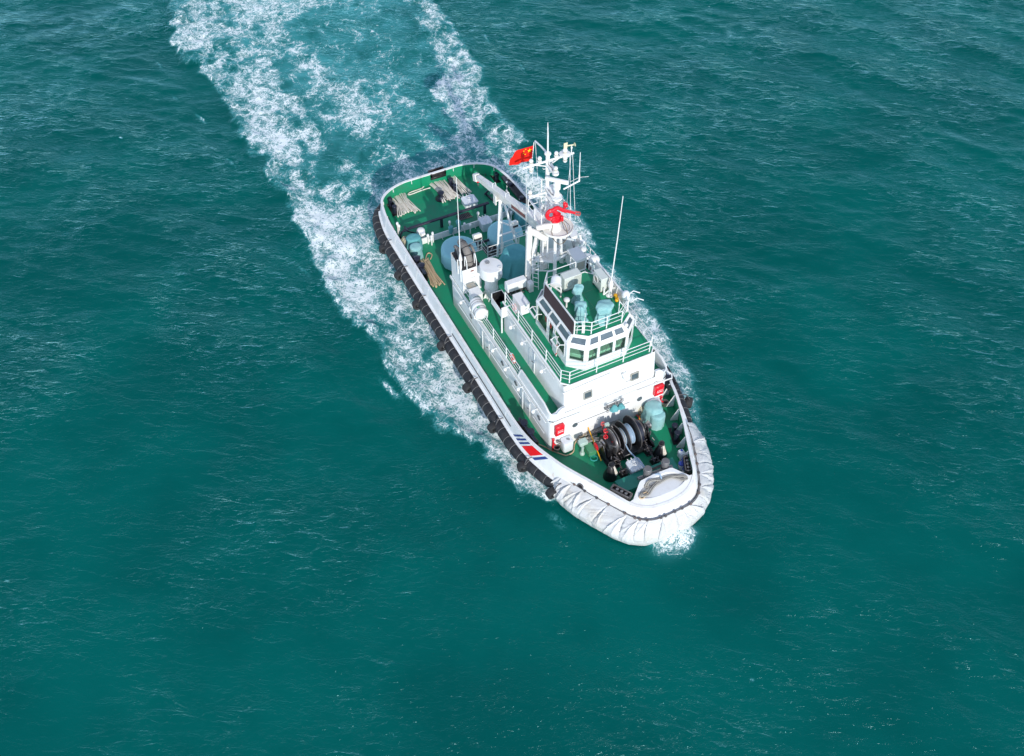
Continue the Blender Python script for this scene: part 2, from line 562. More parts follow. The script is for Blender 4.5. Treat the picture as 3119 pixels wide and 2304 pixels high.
# the wake: foam bands on both quarters, aerated wash between them
ew = (fbm(X, Y, 0.22, 3, 3) - 0.5) * 3.0 + (fbm(X, Y, 0.9, 9, 3) - 0.5) * 1.5
Yi = Y + ew
xs = np.array([-70, -43, -31, -25, -19.6, -14, -8.5, -3, 5, 12.8, 17.6, 20.4, 22.7, 25.6, 28.8, 31.5, 32.4, 33])
so = np.interp(X, xs, [-12.6, -12.2, -12.6, -11.8, -12.0, -12.1, -11.3, -11.3, -11.3, -11.1, -10.6, -9.7, -9.4, -8.3, -7.7, -6.3, -5.4, -4.8])
xi = np.array([-70, -40, -30, -20, -14.4, -9, -4, -1, 1, 33])
si = np.interp(X, xi, [-6.0, -5.6, -6.0, -5.6, -4.9, -3.5, -2.4, -4.0, -5.4, -5.0])
po = np.interp(X, [-70, -30, -16, -10, -4.6, 1, 11, 20.6, 25.6, 29, 31.5, 32.5], [16.5, 13.3, 12.3, 11.1, 10.1, 9.3, 9.5, 9.1, 8.3, 7.2, 6.3, 5.2])
pi_ = np.interp(X, [-70, -32, -23, -17, -12, -8, -3.8, 0, 3, 33], [12.5, 10.4, 9.5, 8.4, 7.3, 6.4, 4.0, 4.2, 5.2, 5.0])
def band(yv, a, b, s0, s1):                   # 1 inside a..b, edges s0 (at a) and s1 (at b) wide
    return sstep(a - s0, a + s0 * 0.4, yv) * (1 - sstep(b - s1 * 0.4, b + s1, yv))
behind = 1 - sstep(31.2, 32.6, X)
patch = fbm(X * 0.7, Y, 0.2, 21, 4)
pt2 = fbm(X + 0.5 * Y, Y * 1.5, 0.7, 121, 3)
sb = band(Yi, so, si, 0.7, 2.6) * behind
pb = band(Y + ew * np.where(X > 2, 0.4, 1.0), pi_ + 1.6 * sstep(2, 6, X), po, 1.6, 0.9) * behind
far = sstep(-70, 0, X)
d_sb = sb * (0.50 + 0.12 * far + 0.9 * (patch - 0.5) + 0.8 * (pt2 - 0.5) + 0.20 * np.exp(-((Yi - so - 2.2) / 1.4) ** 2) + 0.12 * sstep(-6, 2, X))
edge = np.exp(-((Yi - so - 0.55) / 0.7) ** 2) * behind
d_sb = np.maximum(d_sb, edge * (0.60 + 1.2 * (patch - 0.42) + 0.6 * (pt2 - 0.5)))
d_pb = pb * (0.66 + 0.08 * far + 0.9 * (patch - 0.5) + 0.8 * (pt2 - 0.5))
wash = band(Y, si - 1, pi_ + 1, 1.5, 1.5) * (1 - sstep(1.0, 3.0, X))
p2 = fbm(X, Y, 0.11, 33, 4)
d_w = wash * (0.47 + 1.0 * (p2 - 0.5) + 0.5 * (pt2 - 0.5) + 0.16 * np.exp(-((Y + 0.6 - (X + 5) * 0.10) / 1.3) ** 2) + 0.32 * np.exp(-((X + 1.5) / 3.0) ** 2))
bow = np.exp(-(((X - 37.75 + 0.1 * ew) / 1.05) ** 2 + ((Y + 0.15) / 1.55) ** 2) ** 1.5)
D = np.maximum.reduce([d_sb, d_pb, d_w, bow * 1.15])
for cx_, cy_, lx, ly, st in ((18.1, -11.2, 1.5, 0.28, 0.62), (-30.9, -15.5, 1.0, 0.2, 0.5), (-20.2, -14.4, 1.1, 0.2, 0.6), (-24.6, -15.6, 0.8, 0.16, 0.45), (-12.5, -13.9, 1.2, 0.2, 0.5),
                            (-21.0, 15.3, 1.6, 0.2, 0.5), (-14.5, 16.0, 1.4, 0.18, 0.5), (33.2, -6.0, 0.9, 0.4, 0.45), (3.5, -12.6, 1.3, 0.2, 0.45)):
    a_ = 0.22 if cy_ < 0 else -0.2
    u_ = (X - cx_) * math.cos(a_) + (Y - cy_) * math.sin(a_)
    v_ = -(X - cx_) * math.sin(a_) + (Y - cy_) * math.cos(a_) + 0.12 * ew
    D = np.maximum(D, st * np.exp(-(u_ / lx) ** 2 - (v_ / ly) ** 2))
D = np.where(D > 0.62, 0.62 + (D - 0.62) * 0.45, D)
D = np.clip(np.maximum(D, bow), 0, 1)
fl = np.random.default_rng(5)
for _ in range(40):                            # lone flecks of foam
    i, j = fl.integers(0, nx), fl.integers(0, ny)
    D[i, j] = max(D[i, j], fl.uniform(0.3, 0.85))
A = np.maximum.reduce([wash * (0.72 + 1.2 * (p2 - 0.45)), sb * (0.55 + 0.9 * (patch - 0.5)) * sstep(-1.2, 1.6, Yi - so), pb * (0.5 + 0.9 * (patch - 0.5)), bow * 0.9])
A = np.clip(A, 0, 1)

# waves
Z = np.zeros_like(X)
DXs, DYs = np.zeros_like(X), np.zeros_like(X)
wr = np.random.default_rng(42)
gust = 0.55 + 0.9 * fbm(X, Y, 0.05, 77, 3)
for k in range(84):
    lam = math.exp(wr.uniform(math.log(0.85), math.log(13.0)))
    base = 0.50 if lam > 2.5 else 0.16           # long waves run a little to the right of the wind
    ang = base + wr.normal(0, 0.42 if lam > 2.5 else 0.5)
    dvec = math.sin(ang) * right + math.cos(ang) * away
    kk = 2 * math.pi / lam
    slope = 0.012 if lam > 2.5 else 0.018
    a_ = slope / kk
    phs = kk * (X * dvec[0] + Y * dvec[1]) + wr.uniform(0, 6.28)
    g_ = gust if lam < 4 else 1.0
    Z += a_ * g_ * np.sin(phs)
    c_ = 0.8 * a_ * g_ * np.cos(phs)
    DXs += c_ * dvec[0]
    DYs += c_ * dvec[1]
calm = 1 - 0.45 * np.clip(wash + sb + pb, 0, 1)
Z *= calm
turb = np.clip(sb + pb + wash * 0.5, 0, 1)
Z += turb * ((fbm(X, Y, 0.8, 55, 4) - 0.5) * 0.36 + (fbm(X, Y, 2.2, 65, 2) - 0.5) * 0.10)
Z += 0.30 * np.exp(-((Yi - so - 0.5) / 0.8) ** 2) * behind + 0.26 * np.exp(-((Yi - po + 0.6) / 0.8) ** 2) * behind
Z += 0.30 * np.exp(-((Y - so + 1.8 - 0.4 * ew) / 0.9) ** 2) * behind * -0.35 + bow * (0.45 + 0.5 * fbm(X, Y, 1.6, 90, 3))
m = np.minimum.reduce([X - WX0, WX1 - X, Y - WY0, WY1 - Y])
fade = sstep(0.5, 6.0, m)
Z *= fade
VX, VY = X + DXs * fade * calm, Y + DYs * fade * calm
n_in = nx * ny
FAR = 6000.0
co = np.empty((n_in + 4, 3), np.float32)
co[:n_in, 0], co[:n_in, 1], co[:n_in, 2] = VX.ravel(), VY.ravel(), Z.ravel()
co[n_in:] = [(-FAR, -FAR, 0), (FAR, -FAR, 0), (FAR, FAR, 0), (-FAR, FAR, 0)]
idx = np.arange(n_in).reshape(nx, ny)
quads = np.stack([idx[:-1, :-1], idx[1:, :-1], idx[1:, 1:], idx[:-1, 1:]], -1).reshape(-1, 4)
c00, c10, c11, c01 = idx[0, 0], idx[-1, 0], idx[-1, -1], idx[0, -1]
outer = np.array([(n_in, n_in + 1, c10, c00), (n_in + 1, n_in + 2, c11, c10), (n_in + 2, n_in + 3, c01, c11), (n_in + 3, n_in, c00, c01)])
quads = np.concatenate([quads, outer]).astype(np.int32)
wme = bpy.data.meshes.new('water')
wme.vertices.add(len(co))
wme.vertices.foreach_set('co', co.ravel())
wme.loops.add(quads.size)
wme.loops.foreach_set('vertex_index', quads.ravel())
wme.polygons.add(len(quads))
wme.polygons.foreach_set('loop_start', np.arange(0, quads.size, 4, dtype=np.int32))
wme.polygons.foreach_set('use_smooth', np.ones(len(quads), bool))
wme.update(calc_edges=True)
for nm, arr in (('foam', D), ('aerated', A)):
    at = wme.attributes.new(nm, 'FLOAT', 'POINT')
    at.data.foreach_set('value', np.concatenate([arr.ravel(), np.zeros(4)]).astype(np.float32))
water = bpy.data.objects.new('water', wme)
col.objects.link(water)
water['kind'] = 'structure'

wm = bpy.data.materials.new('sea_water')
wm.use_nodes = True
nt = wm.node_tree
pr = nt.nodes['Principled BSDF']
out = nt.nodes['Material Output']
geo = nt.nodes.new('ShaderNodeNewGeometry')
pos = geo.outputs['Position']
fa = nd(nt, 'ShaderNodeAttribute', attribute_name='foam').outputs['Fac']
aa = nd(nt, 'ShaderNodeAttribute', attribute_name='aerated').outputs['Fac']
rot = nd(nt, 'ShaderNodeMapping')
rot.inputs['Rotation'].default_value = (0, 0, R(-63.2))
link(nt, pos, rot.inputs[0])
def aniso(rx, sx, sy):
    a = nd(nt, 'ShaderNodeMapping')
    a.inputs['Rotation'].default_value = (0, 0, R(rx))
    link(nt, rot.outputs[0], a.inputs[0])
    b = nd(nt, 'ShaderNodeMapping')
    b.inputs['Scale'].default_value = (sx, sy, 1)
    link(nt, a.outputs[0], b.inputs[0])
    return b.outputs[0]
# ripples: short-crested, drawn out along the crests
r1 = ntex(nt, aniso(8, 0.32, 1.0), 1.9, 4.0, 0.6, 0.7)
r2 = ntex(nt, aniso(-8, 0.34, 1.0), 4.6, 3.0, 0.6, 0.5)
r3 = ntex(nt, aniso(26, 0.45, 1.0), 0.60, 4.0, 0.55, 0.5)
sharp = lambda f: mth(nt, 'SUBTRACT', 1.0, mth(nt, 'ABSOLUTE', mth(nt, 'MULTIPLY_ADD', f, 2.0, -1.0)))
gustn = maprange(nt, ntex(nt, pos, 0.055, 3.0, 0.6, 0.5), 0.34, 0.66, 0.35, 1.35)
rip = mth(nt, 'ADD', mth(nt, 'ADD', mth(nt, 'MULTIPLY', sharp(r1), 0.10), mth(nt, 'MULTIPLY', r1, 0.17)), mth(nt, 'ADD', mth(nt, 'MULTIPLY', sharp(r2), 0.042), mth(nt, 'MULTIPLY', r2, 0.075)))
rip = mth(nt, 'ADD', rip, mth(nt, 'MULTIPLY', sharp(r3), 0.14))
rip = mth(nt, 'MULTIPLY', mth(nt, 'MULTIPLY', rip, gustn), 0.85)
# lace of foam: warped thin ridges at three sizes, thinned out or closed up by the foam amount
wv = nd(nt, 'ShaderNodeTexNoise')
wv.inputs['Scale'].default_value = 0.5
wv.inputs['Detail'].default_value = 3.0
link(nt, pos, wv.inputs['Vector'])
wo = nd(nt, 'ShaderNodeVectorMath', operation='MULTIPLY_ADD')
link(nt, wv.outputs['Color'], wo.inputs[0])
wo.inputs[1].default_value = (1.5, 1.5, 0)
link(nt, pos, wo.inputs[2])
wpos = wo.outputs[0]
def ridge(scale, k, det, dist):
    f = ntex(nt, wpos, scale, det, 0.55, dist)
    return mth(nt, 'SUBTRACT', 1.0, mth(nt, 'MULTIPLY', mth(nt, 'ABSOLUTE', mth(nt, 'SUBTRACT', f, 0.5)), k), clamp=True)
q1 = ridge(0.55, 15.0, 4.0, 0.5)
q2 = ridge(1.5, 12.0, 4.0, 0.5)
q3 = ridge(3.4, 10.0, 3.0, 0.4)
q4 = ridge(7.5, 8.0, 2.0, 0.3)
blot = ntex(nt, wpos, 0.8, 5.0, 0.66, 0.3)
fine = maprange(nt, fa, 0.30, 0.62, 0.45, 1.0)
gate = mth(nt, 'MULTIPLY', fa, 3.0, clamp=True)
dm = mth(nt, 'ADD', fa, mth(nt, 'MULTIPLY', mth(nt, 'MULTIPLY_ADD', blot, 0.9, -0.45), gate))
small = mth(nt, 'MAXIMUM', mth(nt, 'MULTIPLY', q3, 0.95), mth(nt, 'MULTIPLY', q4, 0.85))
pat = mth(nt, 'MAXIMUM', mth(nt, 'MAXIMUM', mth(nt, 'MULTIPLY', q1, 0.9), mth(nt, 'MULTIPLY', q2, 0.95)), mth(nt, 'MULTIPLY', small, fine))
mean = mth(nt, 'MULTIPLY', mth(nt, 'ADD', mth(nt, 'ADD', q1, q2), mth(nt, 'ADD', q3, q4)), 0.25)
pat = mth(nt, 'ADD', mth(nt, 'MULTIPLY', pat, 0.55), mth(nt, 'MULTIPLY', mean, 0.60))
lvl = mth(nt, 'ADD', pat, mth(nt, 'SUBTRACT', dm, 1.0))
foam = maprange(nt, lvl, 0.20, 0.56)
veil = mth(nt, 'MULTIPLY', maprange(nt, dm, 0.42, 1.0, 0.0, 0.42), mth(nt, 'MULTIPLY_ADD', mean, 1.1, 0.35))
foam = mth(nt, 'MAXIMUM', foam, veil)
foam = mth(nt, 'MULTIPLY', foam, maprange(nt, fa, 0.02, 0.20), clamp=True)
milky = mth(nt, 'MULTIPLY', aa, maprange(nt, ntex(nt, wpos, 0.4, 4.0, 0.6, 0.4), 0.28, 0.72, 0.15, 1.0))
milky = mth(nt, 'MAXIMUM', milky, mth(nt, 'MULTIPLY', maprange(nt, lvl, -0.35, 0.15), mth(nt, 'MULTIPLY', maprange(nt, fa, 0.05, 0.5), 0.6)))
deepv = ntex(nt, pos, 0.075, 3.0, 0.55)
body = mixc(nt, maprange(nt, deepv, 0.35, 0.68), (0.0001, 0.090, 0.078), (0.0002, 0.117, 0.099))
body = mixc(nt, milky, body, (0.06, 0.34, 0.345))
hgt = mth(nt, 'ADD', mth(nt, 'MULTIPLY', rip, mth(nt, 'MULTIPLY_ADD', fa, -0.6, 1.0)), mth(nt, 'MULTIPLY', mth(nt, 'MULTIPLY', foam, pat), 0.045))
bp = nd(nt, 'ShaderNodeBump')
bp.inputs['Strength'].default_value = 1.0
bp.inputs['Distance'].default_value = 1.0
link(nt, hgt, bp.inputs['Height'])
# light coming back up out of the water does not depend on the tilt of the surface; the mirror on top of it does
upn = nd(nt, 'ShaderNodeCombineXYZ')
upn.inputs[2].default_value = 1.0
deep = nd(nt, 'ShaderNodeBsdfDiffuse')
link(nt, body, deep.inputs['Color'])
link(nt, upn.outputs[0], deep.inputs['Normal'])
gl = nd(nt, 'ShaderNodeBsdfGlossy')
gl.inputs['Roughness'].default_value = 0.14
gl.inputs['Color'].default_value = (0.50, 0.90, 1.0, 1)
link(nt, bp.outputs[0], gl.inputs['Normal'])
fr = nd(nt, 'ShaderNodeFresnel')
fr.inputs['IOR'].default_value = 1.21
link(nt, bp.outputs[0], fr.inputs['Normal'])
ms = nd(nt, 'ShaderNodeMixShader')
link(nt, mth(nt, 'MINIMUM', fr.outputs[0], 0.42), ms.inputs[0])     # crests hide the steepest backs of the ripples
link(nt, deep.outputs[0], ms.inputs[1])
link(nt, gl.outputs[0], ms.inputs[2])
pr.inputs['Base Color'].default_value = (0.83, 0.89, 0.87, 1)
pr.inputs['Roughness'].default_value = 0.85
pr.inputs['Specular IOR Level'].default_value = 0.15
fbn = nd(nt, 'ShaderNodeBump')                 # froth scatters light, so its relief shades softly
fbn.inputs['Distance'].default_value = 0.35
link(nt, hgt, fbn.inputs['Height'])
link(nt, fbn.outputs[0], pr.inputs['Normal'])
mf = nd(nt, 'ShaderNodeMixShader')
link(nt, foam, mf.inputs[0])
link(nt, ms.outputs[0], mf.inputs[1])
link(nt, pr.outputs[0], mf.inputs[2])
link(nt, mf.outputs[0], out.inputs['Surface'])
wme.materials.append(wm)

# ================================================================== the tug: hull, decks, houses
ZD, ZB, ZW, ZR = 1.8, 4.5, 7.2, 9.8          # main deck, boat deck, wheelhouse deck, wheelhouse roof
tug = thing('tugboat', (18.5, 0, 0), 'white and green harbour tugboat with black rubber fenders heading out with foaming wake', 'boat')

TOP = [(0.40, 0), (0.40, 1.4), (0.46, 2.75), (0.93, 4.08), (1.75, 4.98), (3.0, 5.36), (4.8, 5.58), (8, 5.66), (12, 5.70), (18, 5.74), (24, 5.77), (27, 5.78),
       (28.4, 5.66), (29.65, 5.38), (31.37, 4.73), (32.96, 3.90), (34.45, 3.10), (35.66, 2.40), (36.40, 1.35), (36.60, 0)]
BOT = [(0.20, 0), (0.20, 1.4), (0.26, 2.8), (0.75, 4.2), (1.62, 5.10), (2.95, 5.50), (4.8, 5.76), (8, 5.82), (12, 5.86), (18, 5.90), (24, 5.93), (27, 5.95),
       (28.5, 5.86), (29.85, 5.60), (31.75, 4.98), (33.6, 4.10), (35.2, 3.20), (36.6, 2.22), (37.12, 1.32), (37.25, 0)]
def half(pts, per=6):
    return [(p.x, p.y) for p in crom([(x, y, 0) for x, y in pts], per)]
T2, B2 = half(TOP), half(BOT)
def zt(x):
    return float(np.interp(x, [0, 26, 30, 35.2, 36.6], [2.85, 2.85, 2.95, 2.95, 2.62]))
def full(h):
    """starboard side stern to bow, then port side back to the stern"""
    return [(x, -y) for x, y in h] + [(x, y - pshift(x)) for x, y in reversed(h[1:-1])]
def pshift(x):
    """the port bow rail stands a little further inboard"""
    return float(np.interp(x, [26.5, 28.8, 31.2, 34, 35.6], [0, 0.40, 0.40, 0.15, 0]))
TF, BF = full(T2), full(B2)
def inset(pts, d):
    n, o = len(pts), []
    for i in range(n):
        a, b = Vector((*pts[i - 1], 0)), Vector((*pts[(i + 1) % n], 0))
        t = (b - a).normalized()
        o.append((pts[i][0] - t.y * d, pts[i][1] + t.x * d))
    return o
def side_pt(x, f, s=-1, out=0.0):
    """a point on the outside of the bulwark at length x, height share f; s = -1 starboard"""
    bx, tx = [p[0] for p in B2], [p[0] for p in T2]
    dy = pshift(x) if s > 0 else 0.0
    yb = float(np.interp(x, bx, [p[1] for p in B2])) - dy
    yt = float(np.interp(x, tx, [p[1] for p in T2])) - dy
    return Vector((x, s * (yb + (yt - yb) * f + out), 1.95 + (zt(x) - 1.95) * f))

hb = M()
hull_low = inset(BF, 0.9)
hb.loft([[(x, y, -1.2) for x, y in hull_low], [(x, y, 0.2) for x, y in inset(BF, 0.22)], [(x, y, 1.95) for x, y in BF], [(x, y, zt(x)) for x, y in TF]])
hull = build(hb, 'hull', WHITE, tug, smooth=50)
ib = M()
inn = inset(TF, 0.14)
ib.loft([[(x, y, zt(x)) for x, y in inn], [(x, y, ZD - 0.05) for x, y in inset(TF, 0.10)]])
build(ib, 'bulwark_lining', GREEN, tug, smooth=50)
rb = M()
rl = [(x, y, zt(x)) for x, y in inset(TF, -0.03)]
rl2 = [(x, y, zt(x)) for x, y in inset(TF, 0.16)]
up = lambda r, d: [(x, y, z + d) for x, y, z in r]
rb.loft([rl, up(rl, 0.07), up(rl2, 0.07), rl2, rl])
build(rb, 'bulwark_rail', WHITE2, tug, smooth=30)
dk = M()
dk.prism(inset(TF, 0.06), ZD - 0.06, ZD)
build(dk, 'main_deck', GREEN, tug)
# ledge that carries the fender lashings, along both sides
lg = M()
for s in (-1, 1):
    ps = lambda x: pshift(x) if s > 0 else 0.0
    a = [(x, s * (y - ps(x) - 0.02), 1.93) for x, y in B2 if 1.7 < x < 36.4]
    b = [(x + 0.0, s * (y - ps(x) + 0.16), 1.86) for x, y in B2 if 1.7 < x < 36.4]
    lg.loft([a, b, up(b, -0.12), up(a, -0.12)], closed=False)
build(lg, 'fender_ledge', WHITE2, tug, smooth=30, recalc=False)
sb_ = M()
for s in (-1,):
    xs_ = np.linspace(17.2, 26.6, 24)
    sb_.loft([[side_pt(x, 0.30, s, 0.012) for x in xs_], [side_pt(x, 0.36, s, 0.02) for x in xs_], [side_pt(x, 0.42, s, 0.012) for x in xs_]], closed=False)
build(sb_, 'rubbing_strip', BLACK, tug)
for nm, mt, bars in (('navy_stripe', NAVY, ((27.07, 27.25), (27.44, 27.62), (27.80, 27.98), (29.30, 29.56))), ('red_stripe', REDS, ((28.16, 29.12),))):
    for a, b in bars:
        mb = M()
        xs_ = np.linspace(a, b, 4)
        mb.loft([[side_pt(x + 0.85 * f, 0.06 + 0.86 * f, -1, 0.022) for x in xs_] for f in (0, 0.25, 0.5, 0.75, 1.0)], closed=False)
        build(mb, nm, mt, tug, recalc=False)
for s in (-1, 1):
    for x in np.arange(4.2, 34.5, 2.15):
        build(M().tube([side_pt(x, f, s, 0.004) for f in (0.02, 0.5, 0.98)], 0.014, 5), 'plate_seam', WHITE2, tug)
# bulwark stays: triangular plates against the lining
n_t = len(T2)
acc, last = 0.0, None
stay_pts = []
for i in range(1, n_t):
    acc += math.dist(T2[i], T2[i - 1])
    if acc > (1.0 if T2[i][0] > 28.6 else 1.7):
        acc = 0.0
        if T2[i][0] < 34.3:
            stay_pts.append(i)
for i in stay_pts:
    for s in (-1, 1):
        dy = pshift(T2[i][0]) if s > 0 else 0.0
        p = Vector((T2[i][0], s * (T2[i][1] - dy), 0))
        q0, q1 = T2[max(i - 1, 0)], T2[min(i + 1, n_t - 1)]
        t = Vector((q1[0] - q0[0], s * (q1[1] - q0[1]), 0)).normalized()
        nin = Vector((-t.y, t.x, 0))
        if nin.dot(Vector((18, 0, 0)) - p) < 0:
            nin = -nin
        z1 = zt(p.x)
        fw = 0.62 if p.x > 28 else 0.42
        a, b, c_ = p + nin * 0.13, p + nin * 0.22, p + nin * fw
        if p.x < 10:                          # aft, only the white heads of the stays show
            mb = M().slab([(a.x, a.y, z1 - 0.3), (b.x, b.y, z1 - 0.3), (b.x, b.y, z1 - 0.01), (a.x, a.y, z1 - 0.01)], t * 0.04)
        else:
            mb = M().slab([(a.x, a.y, ZD), (c_.x, c_.y, ZD), (c_.x, c_.y, ZD + 0.1), (b.x, b.y, z1 - 0.02), (a.x, a.y, z1 - 0.02)], t * 0.035)
        build(mb, 'bulwark_stay', WHITE2, tug, smooth=0)

# rubber fender: segments with a lashing each
FC = [(0.62, 3.9), (1.05, 4.75), (1.75, 5.42), (2.9, 5.83), (4.6, 6.06), (8, 6.12), (12, 6.15), (18, 6.17), (24, 6.19), (26.8, 6.20), (28.3, 6.08), (29.7, 5.78), (31.3, 5.22), (32.2, 4.82)]
fcp = crom([(x, y, 1.36) for x, y in FC], 30)
def resample(pts, step):
    out, acc = [pts[0]], 0.0
    for a, b in zip(pts[:-1], pts[1:]):
        L = (b - a).length
        while acc + L >= step:
            f = (step - acc) / L
            a = a.lerp(b, f)
            out.append(a)
            L = (b - a).length
            acc = 0.0
        acc += L
    return out
fseg = resample(fcp, 0.80)
for s in (-1, 1):
    for i in range(len(fseg) - 1):
        e0, e1 = (0.75 * pshift(fseg[i].x), 0.75 * pshift(fseg[i + 1].x)) if s > 0 else (0, 0)
        a, b = Vector((fseg[i].x, s * (fseg[i].y - e0), 1.36)), Vector((fseg[i + 1].x, s * (fseg[i + 1].y - e1), 1.36))
        jr = rng.uniform(-0.012, 0.012, 3)
        k = [a.lerp(b, f) for f in (-0.01, 0.05, 0.5, 0.95, 1.01)]
        sg = build(M().tube(k, [0.41, 0.44 + jr[0], 0.45 + jr[1], 0.44 + jr[2], 0.41], 14), 'fender_segment', RUBBER, tug, smooth=60)
        d = (b - a).normalized()
        o = Vector((d.y, -d.x, 0))
        if o.y * s < 0:
            o = -o
        pts = []
        for j in range(11):
            an = R(-35 + 20 * j) - 0.15
            pts.append(b + o * math.cos(an) * 0.435 + Vector((0, 0, math.sin(an) * 0.435)))
        pts.append(b - o * 0.46 + Vector((0, 0, 0.50)))
        mb = M().tube(pts, 0.016, 5)
        lug = b - o * 0.44 + Vector((0, 0, 0.52))
        build(mb, 'fender_lashing', STRAP, sg)
        build(M().bar(lug - o * 0.16, lug + o * 0.12, 0.05, 0.09), 'lashing_lug', RUSTY if i % 4 else DSTEEL, sg)

# ------------------------------------------------------------------ lower house (under the boat deck)
def rounded(x0, x1, y0, y1, r, n=5, corners=(1, 1, 1, 1)):
    out = []
    for k, (cx_, cy_, a0) in enumerate(((x1 - r, y1 - r, 0), (x0 + r, y1 - r, 90), (x0 + r, y0 + r, 180), (x1 - r, y0 + r, 270))):
        if corners[k]:
            out += [(cx_ + r * math.cos(R(a0 + 90 * i / n)), cy_ + r * math.sin(R(a0 + 90 * i / n))) for i in range(n + 1)]
        else:
            out.append((cx_ + (r if k in (0, 3) else -r), cy_ + (r if k in (0, 1) else -r)))
    return out
HX1, HY = 29.12, 4.35
lo = rounded(13.85, HX1, -HY, HY, 0.35)
hh = M()
hh.loft([[(x + 0.12 * (x > 28), y, ZD) for x, y in lo], [(x, y, ZB - 0.03) for x, y in lo]])
build(hh, 'lower_house_wall', WHITE, tug, smooth=40)
bd = [(13.4, -HY), (HX1 - 0.3, -HY), (HX1, -HY + 0.3), (HX1, HY - 0.3), (HX1 - 0.3, HY), (13.4, HY)]
bpoly = [(13.9, -HY), (HX1 - 0.4, -HY + 0.03), (HX1 - 0.14, -HY + 0.35), (HX1 - 0.14, HY - 0.35), (HX1 - 0.4, HY - 0.03), (13.9, HY), (13.9, 2.85), (12.4, 2.85), (12.4, 1.45), (13.45, 1.4), (13.45, -1.05), (12.4, -1.1), (12.4, -2.85), (13.9, -2.85)]
build(M().prism(bpoly, ZB - 0.12, ZB), 'boat_deck', GREEN, tug)
eb = M()
for a, b in (((13.85, -HY), (HX1 - 0.3, -HY)), ((13.85, HY), (HX1 - 0.3, HY))):
    eb.bar((*a, ZB - 0.08), (*b, ZB - 0.08), 0.10, 0.20)
eb.bar((12.38, -2.85, ZB - 0.08), (12.38, -1.1, ZB - 0.08), 0.1, 0.2)
eb.bar((12.38, 2.85, ZB - 0.08), (12.38, 1.45, ZB - 0.08), 0.1, 0.2)
eb.bar((13.43, -1.1, ZB - 0.08), (13.43, 1.45, ZB - 0.08), 0.1, 0.2)
build(eb, 'boat_deck_edge', WHITE2, tug, bevel=0.01)
# solid bulwark round the fore end of the boat deck, dipping at the corners
for s in (-1, 1):
    path = [(24.6, s * HY, 4.55), (25.0, s * HY, 5.48), (26.5, s * HY, 5.5), (28.2, s * HY, 5.5), (28.75, s * HY, 5.3), (28.95, s * (HY - 0.12), 5.16), (HX1, s * (HY - 0.42), 5.2), (HX1 - 0.03, s * (HY - 0.62), 5.42), (HX1 - 0.06, s * 3.55, 5.5), (HX1 - 0.06, s * 3.33, 5.5)]
    ob = M()
    o3 = [(x, y, z) for x, y, z in path]
    i3 = []
    for x, y, z in path:
        i3.append((min(x, HX1 - 0.16) - (0.0 if x < 28 else 0.06), s * min(abs(y), HY - 0.08), z))
    ob.loft([[(x, y, ZB - 0.06) for x, y, z in o3], o3, i3, [(x, y, ZB) for x, y, z in i3]], closed=False)
    build(ob, 'deck_bulwark', WHITE, tug, smooth=35, recalc=False)
    build(M().tube([(x, y, z) for x, y, z in path], 0.045, 8), 'bulwark_cap', WHITE2, tug)

# ------------------------------------------------------------------ upper house (under the wheelhouse deck)
UY = 3.33
uh = M()
up_poly = rounded(20.4, HX1 - 0.05, -UY, UY, 0.12, 3)
uh.loft([[(x, y, ZB - 0.02) for x, y in up_poly], [(x - 0.30 * (x > 28), y, ZW - 0.02) for x, y in up_poly]])
build(uh, 'upper_house_wall', WHITE, tug, smooth=40)
# the flush front between both house levels
fw = M()
fw.slab([(HX1 - 0.09, -UY, ZB - 0.2), (HX1 - 0.09, UY, ZB - 0.2), (HX1 - 0.055, UY, ZB + 0.5), (HX1 - 0.055, -UY, ZB + 0.5)], (0.05, 0, 0))
build(fw, 'front_wall_band', WHITE, tug)
wdp = [(18.9, -2.95), (20.4, -3.0), (20.4, -UY), (28.35, -UY), (28.72, -UY + 0.4), (28.72, UY - 0.4), (28.35, UY), (20.4, UY), (20.4, 3.2), (18.9, 3.2)]
build(M().prism(wdp, ZW - 0.1, ZW), 'wheelhouse_deck', GREEN, tug)
ce = M()
ring = [(28.4, -UY - 0.02), (28.82, -UY + 0.4), (28.82, UY - 0.4), (28.4, UY + 0.02)]
ce.tube([(20.4, -UY - 0.02, ZW - 0.04)] + [(x, y, ZW - 0.04) for x, y in ring] + [(20.4, UY + 0.02, ZW - 0.04)], 0.07, 6)
build(ce, 'wheelhouse_deck_edge', WHITE2, tug)
# flared lip where the deck overhangs the front corners
for s in (-1, 1):
    fl_ = M().slab([(27.4, s * UY, ZW - 0.1), (28.4, s * UY, ZW - 0.1), (28.8, s * (UY - 0.4), ZW - 0.1), (28.75, s * (UY - 0.35), ZW - 0.55), (28.3, s * (UY - 0.02), ZW - 0.55)], (0.02, s * 0.03, 0))
    build(fl_, 'corner_bracket', WHITE, tug)
# mast house that carries the tower, aft of the upper house
build(M().prism([(18.9, -1.2), (20.42, -1.2), (20.42, 3.15), (18.9, 3.15)], ZB, ZW - 0.1), 'mast_house', WHITE, tug)

